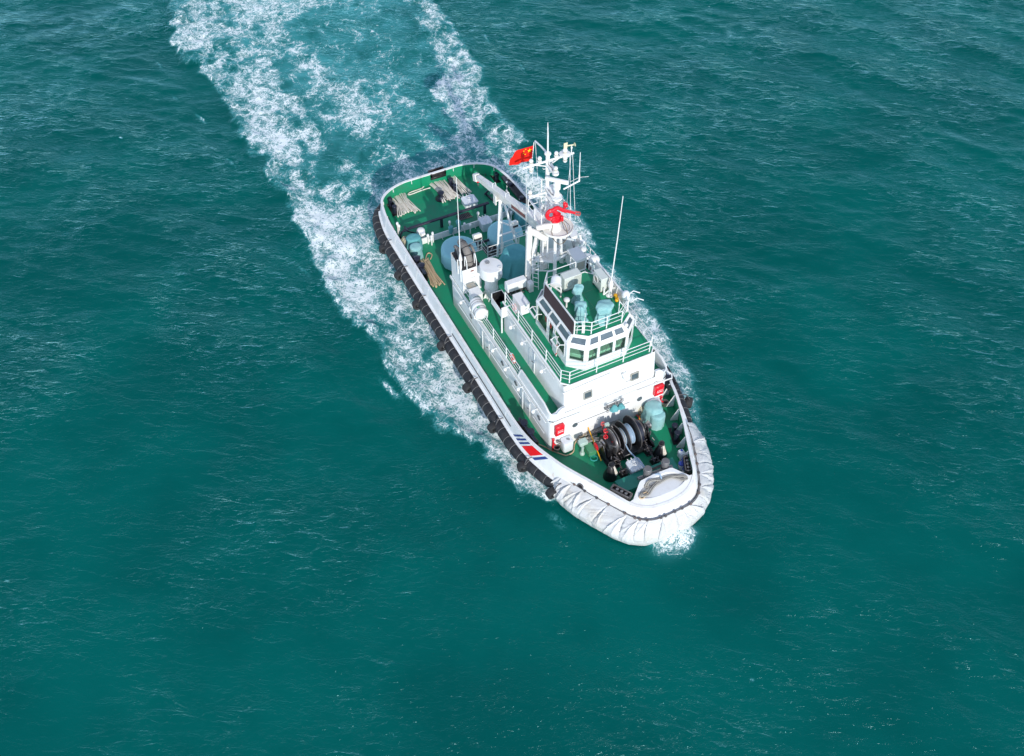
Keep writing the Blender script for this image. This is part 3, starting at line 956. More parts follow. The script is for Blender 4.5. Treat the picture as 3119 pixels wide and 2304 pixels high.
# pipes and welds along the walls
def pipe(name, pts, r=0.035, m=None, n=7, parent=None, smooth_path=False):
    return build(M().tube(crom(pts, 5) if smooth_path else pts, r, n), name, m or WHITE2, parent or tug)
pipe('gutter_pipe', [(28.88, -3.45, 6.72), (28.9, -0.05, 6.92)])
pipe('gutter_pipe', [(29.2, -4.49, 4.58), (29.22, -4.2, 4.62), (29.2, -2.25, 4.56)])
pipe('gutter_pipe', [(29.2, 2.02, 4.44), (29.2, 4.25, 4.36), (29.25, 4.6, 4.4), (29.0, 4.75, 4.45), (28.7, 4.6, 4.5)], 0.05)
pipe('weld_bead', [(29.19, -2.4, 3.58), (29.19, 1.5, 3.56)], 0.016, STRAP)
for k, (x, z0, z1) in enumerate(((20.5, 4.5, 6.5), (20.62, 4.5, 6.35))):
    pipe('drain_pipe', [(x, -3.5 - 0.06 * k, z1), (x, -3.5 - 0.06 * k, z0)], 0.06)
for s in (-1, 1):
    pipe('gutter_pipe', [(20.6, s * (UY + 0.06), 6.85), (27.6, s * (UY + 0.06), 6.85)], 0.04)
    pipe('gutter_pipe', [(14.5, s * (HY + 0.07), 4.1), (28.6, s * (HY + 0.07), 4.1)], 0.045)
    pipe('hand_grip', [(15.2, s * (HY + 0.1), 2.9), (19.0, s * (HY + 0.1), 2.9)], 0.03)
    pipe('hand_grip', [(20.6, s * (HY + 0.1), 2.9), (23.2, s * (HY + 0.1), 2.9)], 0.03)
    pipe('hand_grip', [(23.9, s * (HY + 0.1), 2.9), (25.2, s * (HY + 0.1), 2.9)], 0.03)
    pipe('hand_grip', [(26.9, s * (HY + 0.1), 2.9), (28.5, s * (HY + 0.1), 2.9)], 0.03)
    for x in (19.9, 26.0):                    # weathertight doors in the lower house
        d = build(M().box(x - 0.36, x + 0.36, s * (HY + 0.005), s * (HY + 0.05), 2.0, 3.75), 'door', WHITE2, tug, bevel=0.02)
        build(M().bar((x + 0.28, s * (HY + 0.05), 2.9), (x + 0.1, s * (HY + 0.12), 2.9), 0.04), 'handle', STEEL, d)
        build(M().tube([(x - 0.48, s * (HY + 0.12), 3.95), (x - 0.48, s * (HY + 0.12), 2.2)], 0.035, 6), 'drain_pipe', WHITE2, tug)
    for x in (24.6,):
        d = build(M().box(x - 0.36, x + 0.36, s * (UY + 0.005), s * (UY + 0.05), 4.7, 6.4), 'door', WHITE2, tug, bevel=0.02)
        build(M().bar((x + 0.28, s * (UY + 0.05), 5.6), (x + 0.1, s * (UY + 0.12), 5.6), 0.04), 'handle', STEEL, d)
        build(M().tube([(x + 0.5, s * (UY + 0.1), 6.7), (x + 0.5, s * (UY + 0.1), 4.8)], 0.035, 6), 'drain_pipe', WHITE2, tug)
    # deck lights and vents on the wall tops
    for x, z in ((16.4, 4.15), (21.5, 4.1), (23.4, 4.1), (25.3, 4.05), (27.4, 4.05)):
        l = build(M().bar((x, s * (HY + 0.02), z + 0.1), (x, s * (HY + 0.34), z + 0.1), 0.05).lathe((x, s * (HY + 0.36), z - 0.10), [(0.10, 0), (0.12, 0.05), (0.12, 0.16), (0.05, 0.24)], 10), 'wall_lamp', WHITE2, tug)
        build(M().lathe((x, s * (HY + 0.36), z - 0.16), [(0.07, 0), (0.09, 0.06)], 10), 'lens', STEEL, l)
    for x, z in ((22.3, 6.75), (23.9, 6.75), (26.6, 6.75)):
        l = build(M().bar((x, s * (UY + 0.02), z), (x, s * (UY + 0.42), z), 0.05).bar((x - 0.25, s * (UY + 0.3), z + 0.04), (x + 0.3, s * (UY + 0.3), z + 0.04), 0.06).lathe((x, s * (UY + 0.42), z - 0.2), [(0.10, 0), (0.12, 0.05), (0.12, 0.16), (0.05, 0.24)], 10), 'wall_lamp', WHITE2, tug)
        build(M().lathe((x, s * (UY + 0.42), z - 0.26), [(0.07, 0), (0.09, 0.06)], 10), 'lens', STEEL, l)
    # side lights (portholes) in the lower house
    for x in (17.3, 22.3, 24.3, 27.6):
        w_ = build(M().torus((x, s * (HY + 0.02), 3.45), 0.17, 0.035, (0, 1, 0), 18, 6), 'porthole', STEEL, tug)
        build(M().lathe((x, s * (HY + 0.008), 3.45), [(0.16, 0), (0.16, s * 0.008)], 18, (0, 1, 0)), 'pane', GLASSD, w_)

# front windows and portholes
def slope_x(z):
    return HX1 - 0.05 - 0.30 * max(0, (z - ZB) / (ZW - ZB))
for y in (-1.66, 1.78):
    z0, z1 = 5.50, 6.02
    c = [Vector((slope_x(z) + 0.012, yy, z)) for yy, z in ((y - 0.26, z0), (y + 0.26, z0), (y + 0.26, z1), (y - 0.26, z1))]
    fr_ = M()
    ctr = sum(c, Vector()) / 4
    for i in range(4):
        fr_.bar(c[i] + Vector((0.03, 0, 0)) + (c[i] - ctr) * 0.08, c[(i + 1) % 4] + Vector((0.03, 0, 0)) + (c[(i + 1) % 4] - ctr) * 0.08, 0.075, 0.09)
    w_ = build(fr_, 'window', GRILLE, tug, bevel=0.012)
    build(M().slab(c, (0.02, 0, 0)), 'pane', GLASSD, w_)
for y, z in ((-2.57, 3.44), (2.28, 3.44)):
    w_ = build(M().torus((29.17, y, z), 0.18, 0.03, (1, 0, 0), 20, 6), 'porthole', STEEL, tug)
    build(M().lathe((29.16, y, z), [(0.17, 0), (0.17, 0.015)], 20, (1, 0, 0)), 'pane', GLASSD, w_)

# ------------------------------------------------------------------ wheelhouse
WP = [(22.4, -1.55), (23.15, -2.35), (27.32, -2.42), (28.2, -1.5), (28.2, 1.42), (27.35, 2.4), (23.15, 2.35), (22.4, 1.55)]
RP = [(22.75, -1.35), (23.45, -2.0), (27.22, -2.05), (27.85, -1.24), (27.85, 1.2), (27.25, 2.03), (23.45, 2.0), (22.75, 1.35)]
ZK = 9.2
wall = M()
lower, upper = {}, {}
nW = len(WP)
openings = {0: ([(0.12, 0.88, 0.42, 0.94)], [(0.12, 0.88, 0.14, 0.84)]),
            1: ([(0.05, 0.37, 0.24, 0.95), (0.43, 0.585, 0.02, 0.95), (0.63, 0.93, 0.34, 0.95)], [(0.04, 0.35, 0.20, 0.78), (0.38, 0.63, 0.20, 0.78), (0.66, 0.96, 0.20, 0.78)]),
            2: ([(0.16, 0.86, 0.38, 0.89)], [(0.12, 0.88, 0.24, 0.78)]),
            3: ([(0.05, 0.26, 0.38, 0.89), (0.32, 0.64, 0.38, 0.89), (0.70, 0.95, 0.38, 0.89)], [(0.06, 0.27, 0.24, 0.78), (0.33, 0.65, 0.24, 0.78), (0.71, 0.93, 0.24, 0.78)]),
            4: ([(0.14, 0.84, 0.38, 0.89)], [(0.12, 0.88, 0.24, 0.78)]),
            5: ([(0.07, 0.37, 0.34, 0.95), (0.415, 0.57, 0.02, 0.95), (0.63, 0.95, 0.24, 0.95)], [(0.04, 0.34, 0.20, 0.78), (0.37, 0.62, 0.20, 0.78), (0.65, 0.96, 0.20, 0.78)]),
            6: ([(0.12, 0.88, 0.42, 0.94)], [(0.12, 0.88, 0.14, 0.84)]), 7: ([], [])}
wins = []
for i in range(nW):
    a, b = WP[i], WP[(i + 1) % nW]
    ra, rb_ = RP[i], RP[(i + 1) % nW]
    lo_, hi_ = openings[i]
    for j, c in enumerate(facet(wall, (*a, ZW), (*b, ZW), (*b, ZK), (*a, ZK), lo_)):
        wins.append(('door' if (i == 1 and j == 1) else 'lower', c))
    for c in facet(wall, (*a, ZK), (*b, ZK), (*rb_, ZR), (*ra, ZR), hi_):
        wins.append(('upper', c))
wh = build(wall, 'wheelhouse_wall', WHITE, tug, smooth=0, recalc=False)
kn = M()
kn.tube([(x, y, ZK) for x, y in WP], 0.035, 6, closed=True)
build(kn, 'window_ledge', WHITE2, tug)
for kind, (c, nrm) in wins:
    fm = M()
    frame_strip(fm, c, nrm, 0.045, 0.02)
    w_ = build(fm, 'window' if kind != 'door' else 'door_frame', WHITE2, tug, smooth=0, recalc=False)
    if kind == 'door':
        continue                              # the door stands open
    q = [p - nrm * 0.035 for p in c]
    build(M().slab(q, -nrm * 0.012), 'pane', GLASS if kind == 'lower' else GLASSD, w_)
# open door leaf, slid aside, and the red board behind the glass
dl = M().slab([(25.75, -2.50, 7.28), (26.40, -2.56, 7.28), (26.40, -2.56, 9.0), (25.75, -2.50, 9.0)], (0, -0.04, 0))
dleaf = build(dl, 'door', WHITE2, tug)
build(M().slab([(25.83, -2.555, 7.9), (26.32, -2.60, 7.9), (26.32, -2.60, 8.9), (25.83, -2.555, 8.9)], (0, -0.012, 0)), 'pane', GLASS, dleaf)
for z in (7.6, 8.35):
    build(M().bar((26.42, -2.58, z), (26.50, -2.72, z), 0.05), 'door_hinge', REDW, dleaf)
build(M().slab([(23.9, -2.1, 8.0), (24.7, -2.1, 8.0), (24.7, -2.1, 8.75), (23.9, -2.1, 8.75)], (0, 0.05, 0)), 'notice_board', REDW, tug)
build(M().prism([(22.6, -1.4), (23.3, -2.15), (27.2, -2.2), (27.95, -1.35), (27.95, 1.3), (27.2, 2.2), (23.3, 2.15), (22.6, 1.4)], ZW + 0.004, ZW + 0.05), 'wheelhouse_floor', FLOORW, tug)
# consoles seen through the panes
cs = M()
cs.prism([(26.55, -2.0), (27.1, -2.05), (27.9, -1.25), (27.9, 1.15), (27.1, 2.0), (26.55, 2.0), (27.0, 1.1), (27.0, -1.1)], ZW + 0.05, ZW + 0.86)
con = build(cs, 'console', CHART, tug, bevel=0.03)
for y, w in ((-0.75, 0.5), (0.0, 0.6), (0.8, 0.5)):
    build(M().slab([(27.15, y - w / 2, ZW + 0.88), (27.15, y + w / 2, ZW + 0.88), (27.6, y + w / 2, ZW + 1.18), (27.6, y - w / 2, ZW + 1.18)], (0.06, 0, -0.03)), 'screen', DARK, con)
for y in (-0.75, 0.7):
    st = M().box(25.6, 26.05, y - 0.25, y + 0.25, ZW + 0.5, ZW + 0.64).box(25.52, 25.62, y - 0.25, y + 0.25, ZW + 0.6, ZW + 1.3).cyl((25.82, y, ZW + 0.05), (25.82, y, ZW + 0.5), 0.06, n=10)
    build(st, 'helm_chair', DARK, tug, bevel=0.03)
build(M().box(23.2, 24.6, 0.6, 1.7, ZW + 0.05, ZW + 0.95), 'chart_table', CHART, tug, bevel=0.03)
# roof
rf = M()
rf.prism(RP, ZR - 0.02, ZR + 0.02)
build(rf, 'wheelhouse_roof', GREEN, tug)
seam = M()
for x in (24.4, 25.9, 27.0):
    seam.bar((x, -1.9, ZR + 0.022), (x, 1.9, ZR + 0.022), 0.03, 0.012)
seam.bar((23.4, 0.3, ZR + 0.022), (27.8, 0.3, ZR + 0.022), 0.03, 0.012)
build(seam, 'roof_seam', GREEN2, tug)
re_ = M()
re_.tube([(x, y, ZR + 0.02) for x, y in RP], 0.045, 6, closed=True)
build(re_, 'roof_edge', WHITE2, tug)
# window wipers
for (x, y) in ((28.24, -1.05), (28.24, -0.1), (28.24, 0.98)):
    build(M().bar((x + 0.03, y + 0.02, 8.86), (x + 0.03, y - 0.14, 8.1), 0.03, 0.02), 'wiper', STEEL, tug)
# hooded lights over the starboard windows
for x in (23.35, 26.3):
    hd = M()
    hd.tube([(x, -2.42, 8.9), (x, -2.72, 9.05), (x, -2.95, 8.9)], 0.03, 6).tube([(x + 0.75, -2.45, 8.9), (x + 0.75, -2.75, 9.05), (x + 0.75, -2.97, 8.9)], 0.03, 6)
    hd.bar((x - 0.06, -2.95, 8.88), (x + 0.82, -2.97, 8.88), 0.10, 0.07).bar((x - 0.03, -2.72, 9.05), (x + 0.78, -2.75, 9.05), 0.05)
    build(hd, 'side_lamp_bracket', WHITE2, tug)
tl = M()
for a, b in ((23.9, 24.95), (25.15, 26.1), (26.25, 27.1)):
    tl.bar((a, -2.0, 9.9), (b, -2.03, 9.9), 0.11, 0.09)
    for x in (a, b):
        tl.bar((x, -1.98, 9.8), (x, -2.02, 9.98), 0.12, 0.14)
build(tl, 'strip_lamp', CREAM, tug, bevel=0.01)
# dark name board along the starboard roof edge
nb = M().slab([(23.65, -2.12, 9.98), (27.38, -2.12, 9.98), (27.30, -2.02, 11.02), (23.65, -2.02, 11.02)], (0, 0.04, 0))
name_board = build(nb, 'name_board', BROWN, tug)
nf = M()
nf.bar((23.6, -2.0, 11.04), (27.36, -2.0, 11.04), 0.07, 0.09)
for x in (23.62, 24.8, 26.0, 27.34):
    nf.bar((x, -1.97, 9.77), (x, -1.97, 11.04), 0.07, 0.05)
nf.bar((23.6, -1.97, 10.4), (27.36, -1.97, 10.4), 0.05, 0.05)
build(nf, 'board_frame', WHITE2, name_board)
# port roof bulwark
pbw = M().slab([(22.9, 2.02, ZR), (27.0, 2.06, ZR), (26.6, 2.10, 10.62), (22.9, 2.10, 10.62)], (0, 0.04, 0))
for x in (23.6, 24.6, 25.6, 26.4):
    pbw.bar((x, 1.98, ZR), (x, 2.08, 10.6), 0.05, 0.03)
pbw.bar((22.9, 2.1, 10.64), (26.6, 2.1, 10.64), 0.1, 0.06)
build(pbw, 'roof_bulwark', WHITE, tug)
# roof rails
rr = M()
rail_run(rr, [(27.2, -2.0, ZR), (27.42, -1.45, ZR), (27.72, -1.0, ZR), (27.72, 1.15, ZR), (27.1, 1.9, ZR)], 1.02, (1.0, 0.66, 0.33), posts=1.3)
rr.tube([(27.3, -1.75, ZR), (27.3, -1.75, ZR + 0.55), (27.35, -1.55, ZR + 0.62), (27.4, -1.4, ZR + 0.55), (27.4, -1.4, ZR)], 0.022, 6)
build(rr, 'roof_railing', WHITE2, tug)
rr = M()
rail_run(rr, [(22.6, -1.3, ZR), (22.6, 0.75, ZR), (22.0, 0.72, ZR)], 1.0, (1.0, 0.5), posts=1.6)
rail_run(rr, [(22.65, -1.35, ZR), (23.4, -1.95, ZR)], 1.0, (1.0, 0.66, 0.33))
build(rr, 'roof_railing', WHITE2, tug)

# ------------------------------------------------------------------ deck railings
def railing(pts, **kw):
    mb = M()
    rail_run(mb, pts, **kw)
    return build(mb, 'railing', WHITE2, tug)
for s in (-1, 1):
    railing([(18.9, s * (HY - 0.03), ZB), (24.75, s * (HY - 0.03), ZB)], posts=1.75)
    railing([(16.05, s * (HY - 0.05), ZB), (17.9, s * (HY - 0.05), ZB)], posts=1.8, rails=(1.0, 0.5))
railing([(20.6, -UY + 0.04, ZW), (28.25, -UY + 0.04, ZW), (28.64, -UY + 0.44, ZW), (28.64, UY - 0.44, ZW), (28.25, UY - 0.04, ZW), (22.3, UY - 0.04, ZW)], posts=1.75)
railing([(13.9, -2.8, ZB), (12.45, -2.8, ZB), (12.45, -1.15, ZB), (13.4, -1.12, ZB), (13.42, 1.4, ZB), (12.45, 1.45, ZB), (12.45, 2.8, ZB), (13.9, 2.8, ZB)], posts=1.5, rails=(1.0, 0.55, 0.25))
railing([(18.95, -0.3, ZW), (18.95, 3.1, ZW), (20.3, 3.25, ZW), (22.2, 3.28, ZW)], posts=1.1, rails=(1.0, 0.5))
rf2 = M()
rail_run(rf2, [(17.0, 4.9, ZB + 0.6), (18.4, 4.95, ZB + 0.6), (18.4, 4.2, ZB + 0.6)], 1.3, (1.0, 0.66, 0.33), posts=0.8)
build(rf2, 'railing', WHITE2, tug)

# bow cap: the white plated nose with its sunk rope tray
noseT = [(34.50, -1.05), (34.50, 1.35), (35.66, 2.19)] + [(x, y) for x, y in TF if x > 35.7 and True]
nose = []
for x, y in TF:
    if x > 35.55:
        nose.append((x, y))
nose_out = [(x - 0.12, y * 0.94) for x, y in nose]
def even(pts, n, closed=True):
    pts = [Vector((*p, 0)) for p in pts]
    if closed:
        pts = pts + [pts[0]]
    L = [0]
    for p, q in zip(pts[:-1], pts[1:]):
        L.append(L[-1] + (q - p).length)
    out = []
    for k in range(n):
        t = L[-1] * k / n
        i = max(j for j in range(len(L) - 1) if L[j] <= t)
        out.append(pts[i].lerp(pts[i + 1], (t - L[i]) / max(L[i + 1] - L[i], 1e-9)))
    return out
inner = [(35.62, 2.15), (34.62, 1.3), (34.56, 0.2), (34.62, -1.0), (35.62, -2.15)]
def capz(x):
    return float(np.interp(x, [34.5, 36.6], [3.16, 2.66]))
outl = even(nose_out + inner, 60)
tray = [(35.4, -1.50), (35.80, -1.15), (35.98, 0.2), (35.84, 1.3), (35.5, 1.75), (34.85, 1.0), (34.78, 0.1), (34.86, -0.75)]
ts = even(crom([(x, y, 0) for x, y in tray], 6, True) and [(p.x, p.y) for p in crom([(x, y, 0) for x, y in tray], 6, True)], 60)
k0 = min(range(60), key=lambda k: (ts[k] - outl[0]).length)
ts = ts[k0:] + ts[:k0]
cap = M()
cap.loft([[(p.x, p.y, ZD) for p in outl], [(p.x, p.y, capz(p.x)) for p in outl], [(p.x, p.y, capz(p.x) + 0.03) for p in ts], [(p.x, p.y, 2.84) for p in ts]])
cap.add([(p.x, p.y, 2.84) for p in ts], [tuple(range(60))])
build(cap, 'bow_cap', WHITE, tug, smooth=30)

# ================================================================== aft deck fittings (parts of the tug)
def bitts(x0, y0, x1, y1, z, h=0.68, r=0.17, plate=True, m=NAVYBLK):
    root = group_part('twin_bollard', ((x0 + x1) / 2, (y0 + y1) / 2, z), tug)
    if plate:
        d = Vector((x1 - x0, y1 - y0, 0))
        u = d.normalized()
        mb = M().bar(Vector((x0, y0, z + 0.03)) - u * 0.38, Vector((x1, y1, z + 0.03)) + u * 0.38, 0.55, 0.06)
        build(mb, 'base_plate', BLACK, root, bevel=0.01)
    for x, y in ((x0, y0), (x1, y1)):
        build(M().lathe((x, y, z + 0.05), [(r, 0), (r, h - 0.14), (r * 1.22, h - 0.12), (r * 1.22, h - 0.03), (r * 1.1, h)], 18), 'post', m, root)
    return root
bitts(1.48, -4.17, 2.52, -4.21, ZD)
bitts(1.35, 1.28, 2.27, 1.26, ZD)
bitts(1.46, 5.0, 2.41, 4.98, ZD)
# capstan
root = group_part('capstan', (2.54, -0.15, ZD), tug)
build(M().lathe((2.54, -0.15, ZD), [(0.34, 0), (0.34, 0.08), (0.26, 0.14), (0.19, 0.24), (0.17, 0.42), (0.26, 0.58), (0.28, 0.66), (0.2, 0.72)], 20), 'drum', NAVYBLK, root)
build(M().lathe((2.54, -0.15, ZD), [(0.48, 0), (0.48, 0.05), (0.36, 0.07)], 20), 'base_plate', BLACK, root)
# stern fairlead
root = group_part('fairlead', (0.15, 0.55, 2.4), tug)
fl_ = M().box(-0.02, 0.62, -0.18, 1.22, 2.3, 2.52)
fl_.box(-0.02, 0.08, -0.18, 1.22, 2.52, 2.92).box(0.54, 0.62, -0.18, 1.22, 2.52, 2.86)
fl_.box(-0.02, 0.62, -0.18, -0.02, 2.52, 2.9).box(-0.02, 0.62, 1.06, 1.22, 2.52, 2.9)
build(fl_, 'frame', BLACK, root, bevel=0.03)
build(M().cyl((0.3, -0.02, 2.68), (0.3, 1.06, 2.74), 0.12, n=14), 'roller', STEEL, root)
# access hatch with dogs
def hatch(x, y, z, sx, sy, h, m=BOXW, name='deck_hatch'):
    root = group_part(name, (x, y, z), tug)
    build(M().prism(rounded(x - sx / 2, x + sx / 2, y - sy / 2, y + sy / 2, 0.12, 4), z, z + h), 'coaming', m, root)
    build(M().prism(rounded(x - sx / 2 - 0.06, x + sx / 2 + 0.06, y - sy / 2 - 0.06, y + sy / 2 + 0.06, 0.16, 4), z + h, z + h + 0.10), 'lid', m, root, bevel=0.02)
    dg = M()
    for i in range(3):
        yy = y - sy / 2 + sy * (0.2 + 0.3 * i)
        for s in (-1, 1):
            dg.bar((x + s * sx * 0.36, yy, z + h + 0.11), (x + s * (sx * 0.5 + 0.14), yy, z + h + 0.13), 0.06, 0.05)
    dg.torus((x, y, z + h + 0.2), 0.16, 0.022, (0, 0, 1), 16, 6).cyl((x, y, z + h + 0.08), (x, y, z + h + 0.2), 0.03, n=8)
    dg.bar((x - 0.16, y, z + h + 0.2), (x + 0.16, y, z + h + 0.2), 0.03)
    build(dg, 'dogs', WHITE2, root)
    return root
hatch(4.25, 1.62, ZD, 0.98, 1.05, 0.42)
hatch(7.45, 1.5, ZD, 0.85, 0.80, 0.72)
build(M().tube([(4.75, 1.32, ZD + 0.35), (4.95, 1.32, ZD + 0.35), (4.95, 1.32, ZD + 0.15)], 0.07, 8), 'drain_pipe', WHITE2, tug)
# black towing beam across the deck, on legs
root = group_part('towing_beam', (5.8, -1.0, ZD), tug)
tbp = [(5.62, -5.02, ZD + 0.02), (5.66, -4.98, ZD + 0.45), (5.72, -4.75, ZD + 0.78), (5.78, -4.3, ZD + 0.9), (5.78, 0, ZD + 0.92), (5.78, 2.62, ZD + 0.92)]
bmm = M()
pl = [Vector(p) for p in tbp]
for a, b in zip(pl[2:-1], pl[3:]):
    bmm.bar(a, b, 0.24, 0.13)
bmm.tube(crom(tbp[:4], 5), 0.085, 8)
build(bmm, 'beam', NAVYBLK, root, bevel=0.02)
for y in (-1.55, 2.25):
    build(M().bar((5.78, y, ZD), (5.78, y, ZD + 0.86), 0.2, 0.16), 'leg', NAVYBLK, root)
build(M().bar((5.7, -4.6, ZD + 0.75), (5.62, -3.66, ZD + 0.03), 0.09).bar((5.5, -4.55, ZD + 0.95), (6.05, -4.55, ZD + 0.98), 0.14), 'brace', NAVYBLK, root)
build(M().bar((3.7, 3.35, ZD + 0.05), (4.9, 3.42, ZD + 0.25), 0.12).bar((3.75, 3.2, ZD + 0.1), (3.75, 3.55, ZD + 0.35), 0.1), 'deck_bracket', NAVYBLK, tug)
# sunk grating
g = M().box(5.1, 5.72, 0.02, 1.12, ZD + 0.002, ZD + 0.05)
gr = build(g, 'hatch_grating', DARK, tug)
bars = M()
for i in range(8):
    bars.bar((5.14, 0.1 + 0.135 * i, ZD + 0.07), (5.68, 0.1 + 0.135 * i, ZD + 0.07), 0.03)
bars.bar((5.75, -0.02, ZD + 0.05), (5.75, 1.16, ZD + 0.05), 0.05, 0.08)
build(bars, 'grating_bar', DSTEEL, gr)
# low white board across the deck
cb = M().box(6.93, 7.0, -4.15, 4.85, ZD, ZD + 0.55)
for y in np.arange(-4.0, 4.9, 0.95):
    cb.slab([(7.0, y, ZD), (7.22, y, ZD), (7.0, y, ZD + 0.5)], (0, 0.03, 0))
build(cb, 'deck_coaming', WHITE, tug)
# goose-neck and mushroom vents
def gooseneck(x, y, z, r=0.34, h=0.62, name='gooseneck_vent', face=1):
    root = group_part(name, (x, y, z), tug)
    build(M().cyl((x, y, z), (x, y, z + h), r * 0.8, n=18), 'trunk', WHITE2, root)
    hd = M()
    hd.lathe((x - face * 0.05, y, z + h), [(r * 0.98, -0.10), (r, 0.0), (r * 0.92, 0.16), (r * 0.6, 0.27), (0.0, 0.30)], 22)
    hd.box(min(x, x + face * 0.5), max(x, x + face * 0.5), y - 0.17, y + 0.17, z + h - 0.02, z + h + 0.18)
    build(hd, 'hood', WHITE2, root, bevel=0.02)
    return root
gooseneck(6.25, -3.5, ZD)
gooseneck(6.45, 3.88, ZD)
def vent_pipe(x, y, z, h, r=0.055, cap=True, lean=0.0):
    mb = M().cyl((x, y, z), (x + lean, y, z + h), r, n=10)
    if cap:
        mb.lathe((x + lean, y, z + h), [(r * 1.6, -0.02), (r * 1.9, 0.03), (r * 1.9, 0.16), (r * 1.2, 0.22)], 12)
    return build(mb, 'vent_pipe', WHITE2, tug)
for x, y, h in ((7.15, -3.3, 0.75), (7.25, -3.05, 0.6), (7.12, -2.88, 0.78), (7.4, -3.12, 0.5), (6.5, -1.15, 0.78), (6.55, 1.3, 0.8), (7.2, -0.2, 0.75), (7.5, 0.15, 0.75), (7.35, 3.5, 0.9), (7.55, 3.75, 0.7), (3.82, 3.75, 0.42), (5.0, -4.95, 0.95), (5.05, -4.85, 0.7), (4.1, 5.1, 0.8), (6.5, 5.1, 0.8), (9.2, 5.1, 0.8)):
    vent_pipe(x, y, ZD, h)

# covered rope reels on the main deck and the black towing winch between them
def reel(x, y):
    root = group_part('rope_reel', (x, y, ZD), tug)
    n = 44
    rings = []
    for r_, z_, w_ in ((0.05, 1.62, 0), (0.55, 1.60, 0), (1.1, 1.56, 0), (1.34, 1.48, .2), (1.38, 1.3, .5), (1.38, 0.7, 1), (1.40, 0.25, 1.4)):
        rings.append([(x + (r_ + 0.02 * w_ * math.sin(13 * 2 * math.pi * j / n + r_ * 9)) * math.cos(2 * math.pi * j / n), y + (r_ + 0.02 * w_ * math.sin(13 * 2 * math.pi * j / n)) * math.sin(2 * math.pi * j / n), ZD + z_ + 0.02 * w_ * math.sin(7 * 2 * math.pi * j / n)) for j in range(n)])
    build(M().loft(rings, caps=True), 'canvas_cover', SKYBL, root, smooth=60)
    build(M().cyl((x, y, ZD), (x, y, ZD + 1.2), 1.2, n=20), 'drum', BLACK, root)
    return root
reel(10.15, -2.0)
reel(10.05, 1.95)
root = group_part('towing_winch', (10.6, 0.1, ZD), tug)
fr_ = M()
for y in (-0.55, 1.45):
    fr_.cyl((10.0, y, ZD), (10.0, y, ZD + 1.25), 0.17, n=14)
fr_.cyl((10.0, -0.55, ZD + 1.1), (10.0, 1.45, ZD + 1.1), 0.11, n=12).cyl((10.15, -0.55, ZD + 0.6), (10.15, 1.45, ZD + 0.6), 0.09, n=12)
fr_.box(9.9, 11.3, -0.8, -0.62, ZD, ZD + 0.5).box(9.9, 11.3, 1.5, 1.68, ZD, ZD + 0.5)
build(fr_, 'gantry', NAVYBLK, root)
build(M().cyl((10.7, -0.5, ZD + 0.62), (10.7, 1.4, ZD + 0.62), 0.38, n=20).lathe((10.7, -0.42, ZD + 0.62), [(0.62, 0), (0.62, 0.06)], 22, (0, 1, 0)).lathe((10.7, 1.28, ZD + 0.62), [(0.62, 0), (0.62, 0.06)], 22, (0, 1, 0)), 'drum', BLACK, root)
build(M().cyl((11.2, 1.9, ZD + 0.75), (11.45, 2.5, ZD + 0.75), 0.36, n=18).box(10.9, 11.5, 1.6, 2.0, ZD, ZD + 0.7), 'motor', WHITE2, root, bevel=0.02)
gb = M()
rr_ = random.Random(3)
for i in range(22):
    x, y, z = rr_.uniform(10.9, 12.1), rr_.uniform(0.1, 1.7), ZD + rr_.uniform(0.3, 1.0)
    gb.cyl((x, y, z), (x + rr_.uniform(-.3, .3), y + rr_.uniform(-.3, .3), z + rr_.uniform(-.1, .3)), rr_.uniform(0.03, 0.10), n=8)
build(gb, 'valve_gear', STEEL, root)
build(M().box(11.0, 12.0, -0.2, 1.5, ZD, ZD + 0.35).cyl((11.3, 1.5, ZD + 0.7), (11.36, 1.72, ZD + 0.72), 0.1, n=10), 'gearbox', DSTEEL, root, bevel=0.03)
build(M().cyl((11.25, 1.62, ZD + 0.9), (11.3, 1.72, ZD + 0.95), 0.09, n=10), 'hand_valve', RED, root)
# flood lights on the after edge of the boat deck
def flood(x, y, z, h, face=-1):
    root = group_part('flood_light', (x, y, z), tug)
    build(M().cyl((x, y, z), (x, y, z + h), 0.04, n=8).tube([(x - 0.05, y - 0.34, z + h + 0.30), (x, y - 0.34, z + h), (x, y + 0.34, z + h), (x - 0.05, y + 0.34, z + h + 0.3)], 0.025, 6), 'bracket', WHITE2, root)
    c = Vector((x - 0.12, y, z + h + 0.36))
    mt = Matrix.Rotation(R(-25), 3, 'Y')
    build(M().obox(c, (0.46, 0.62, 0.30), mt), 'housing', CREAM, root, bevel=0.05, segs=2)
    build(M().obox(c + Vector((-0.02, 0, 0.14)), (0.30, 0.46, 0.05), mt), 'cooling_fin', WHITE2, root)
    build(M().obox(c + Vector((0.22, 0, -0.10)), (0.03, 0.5, 0.22), mt), 'lens', SOOTB, root)
flood(12.45, -1.45, ZB, 1.05)
flood(12.4, 1.55, ZB, 1.05)

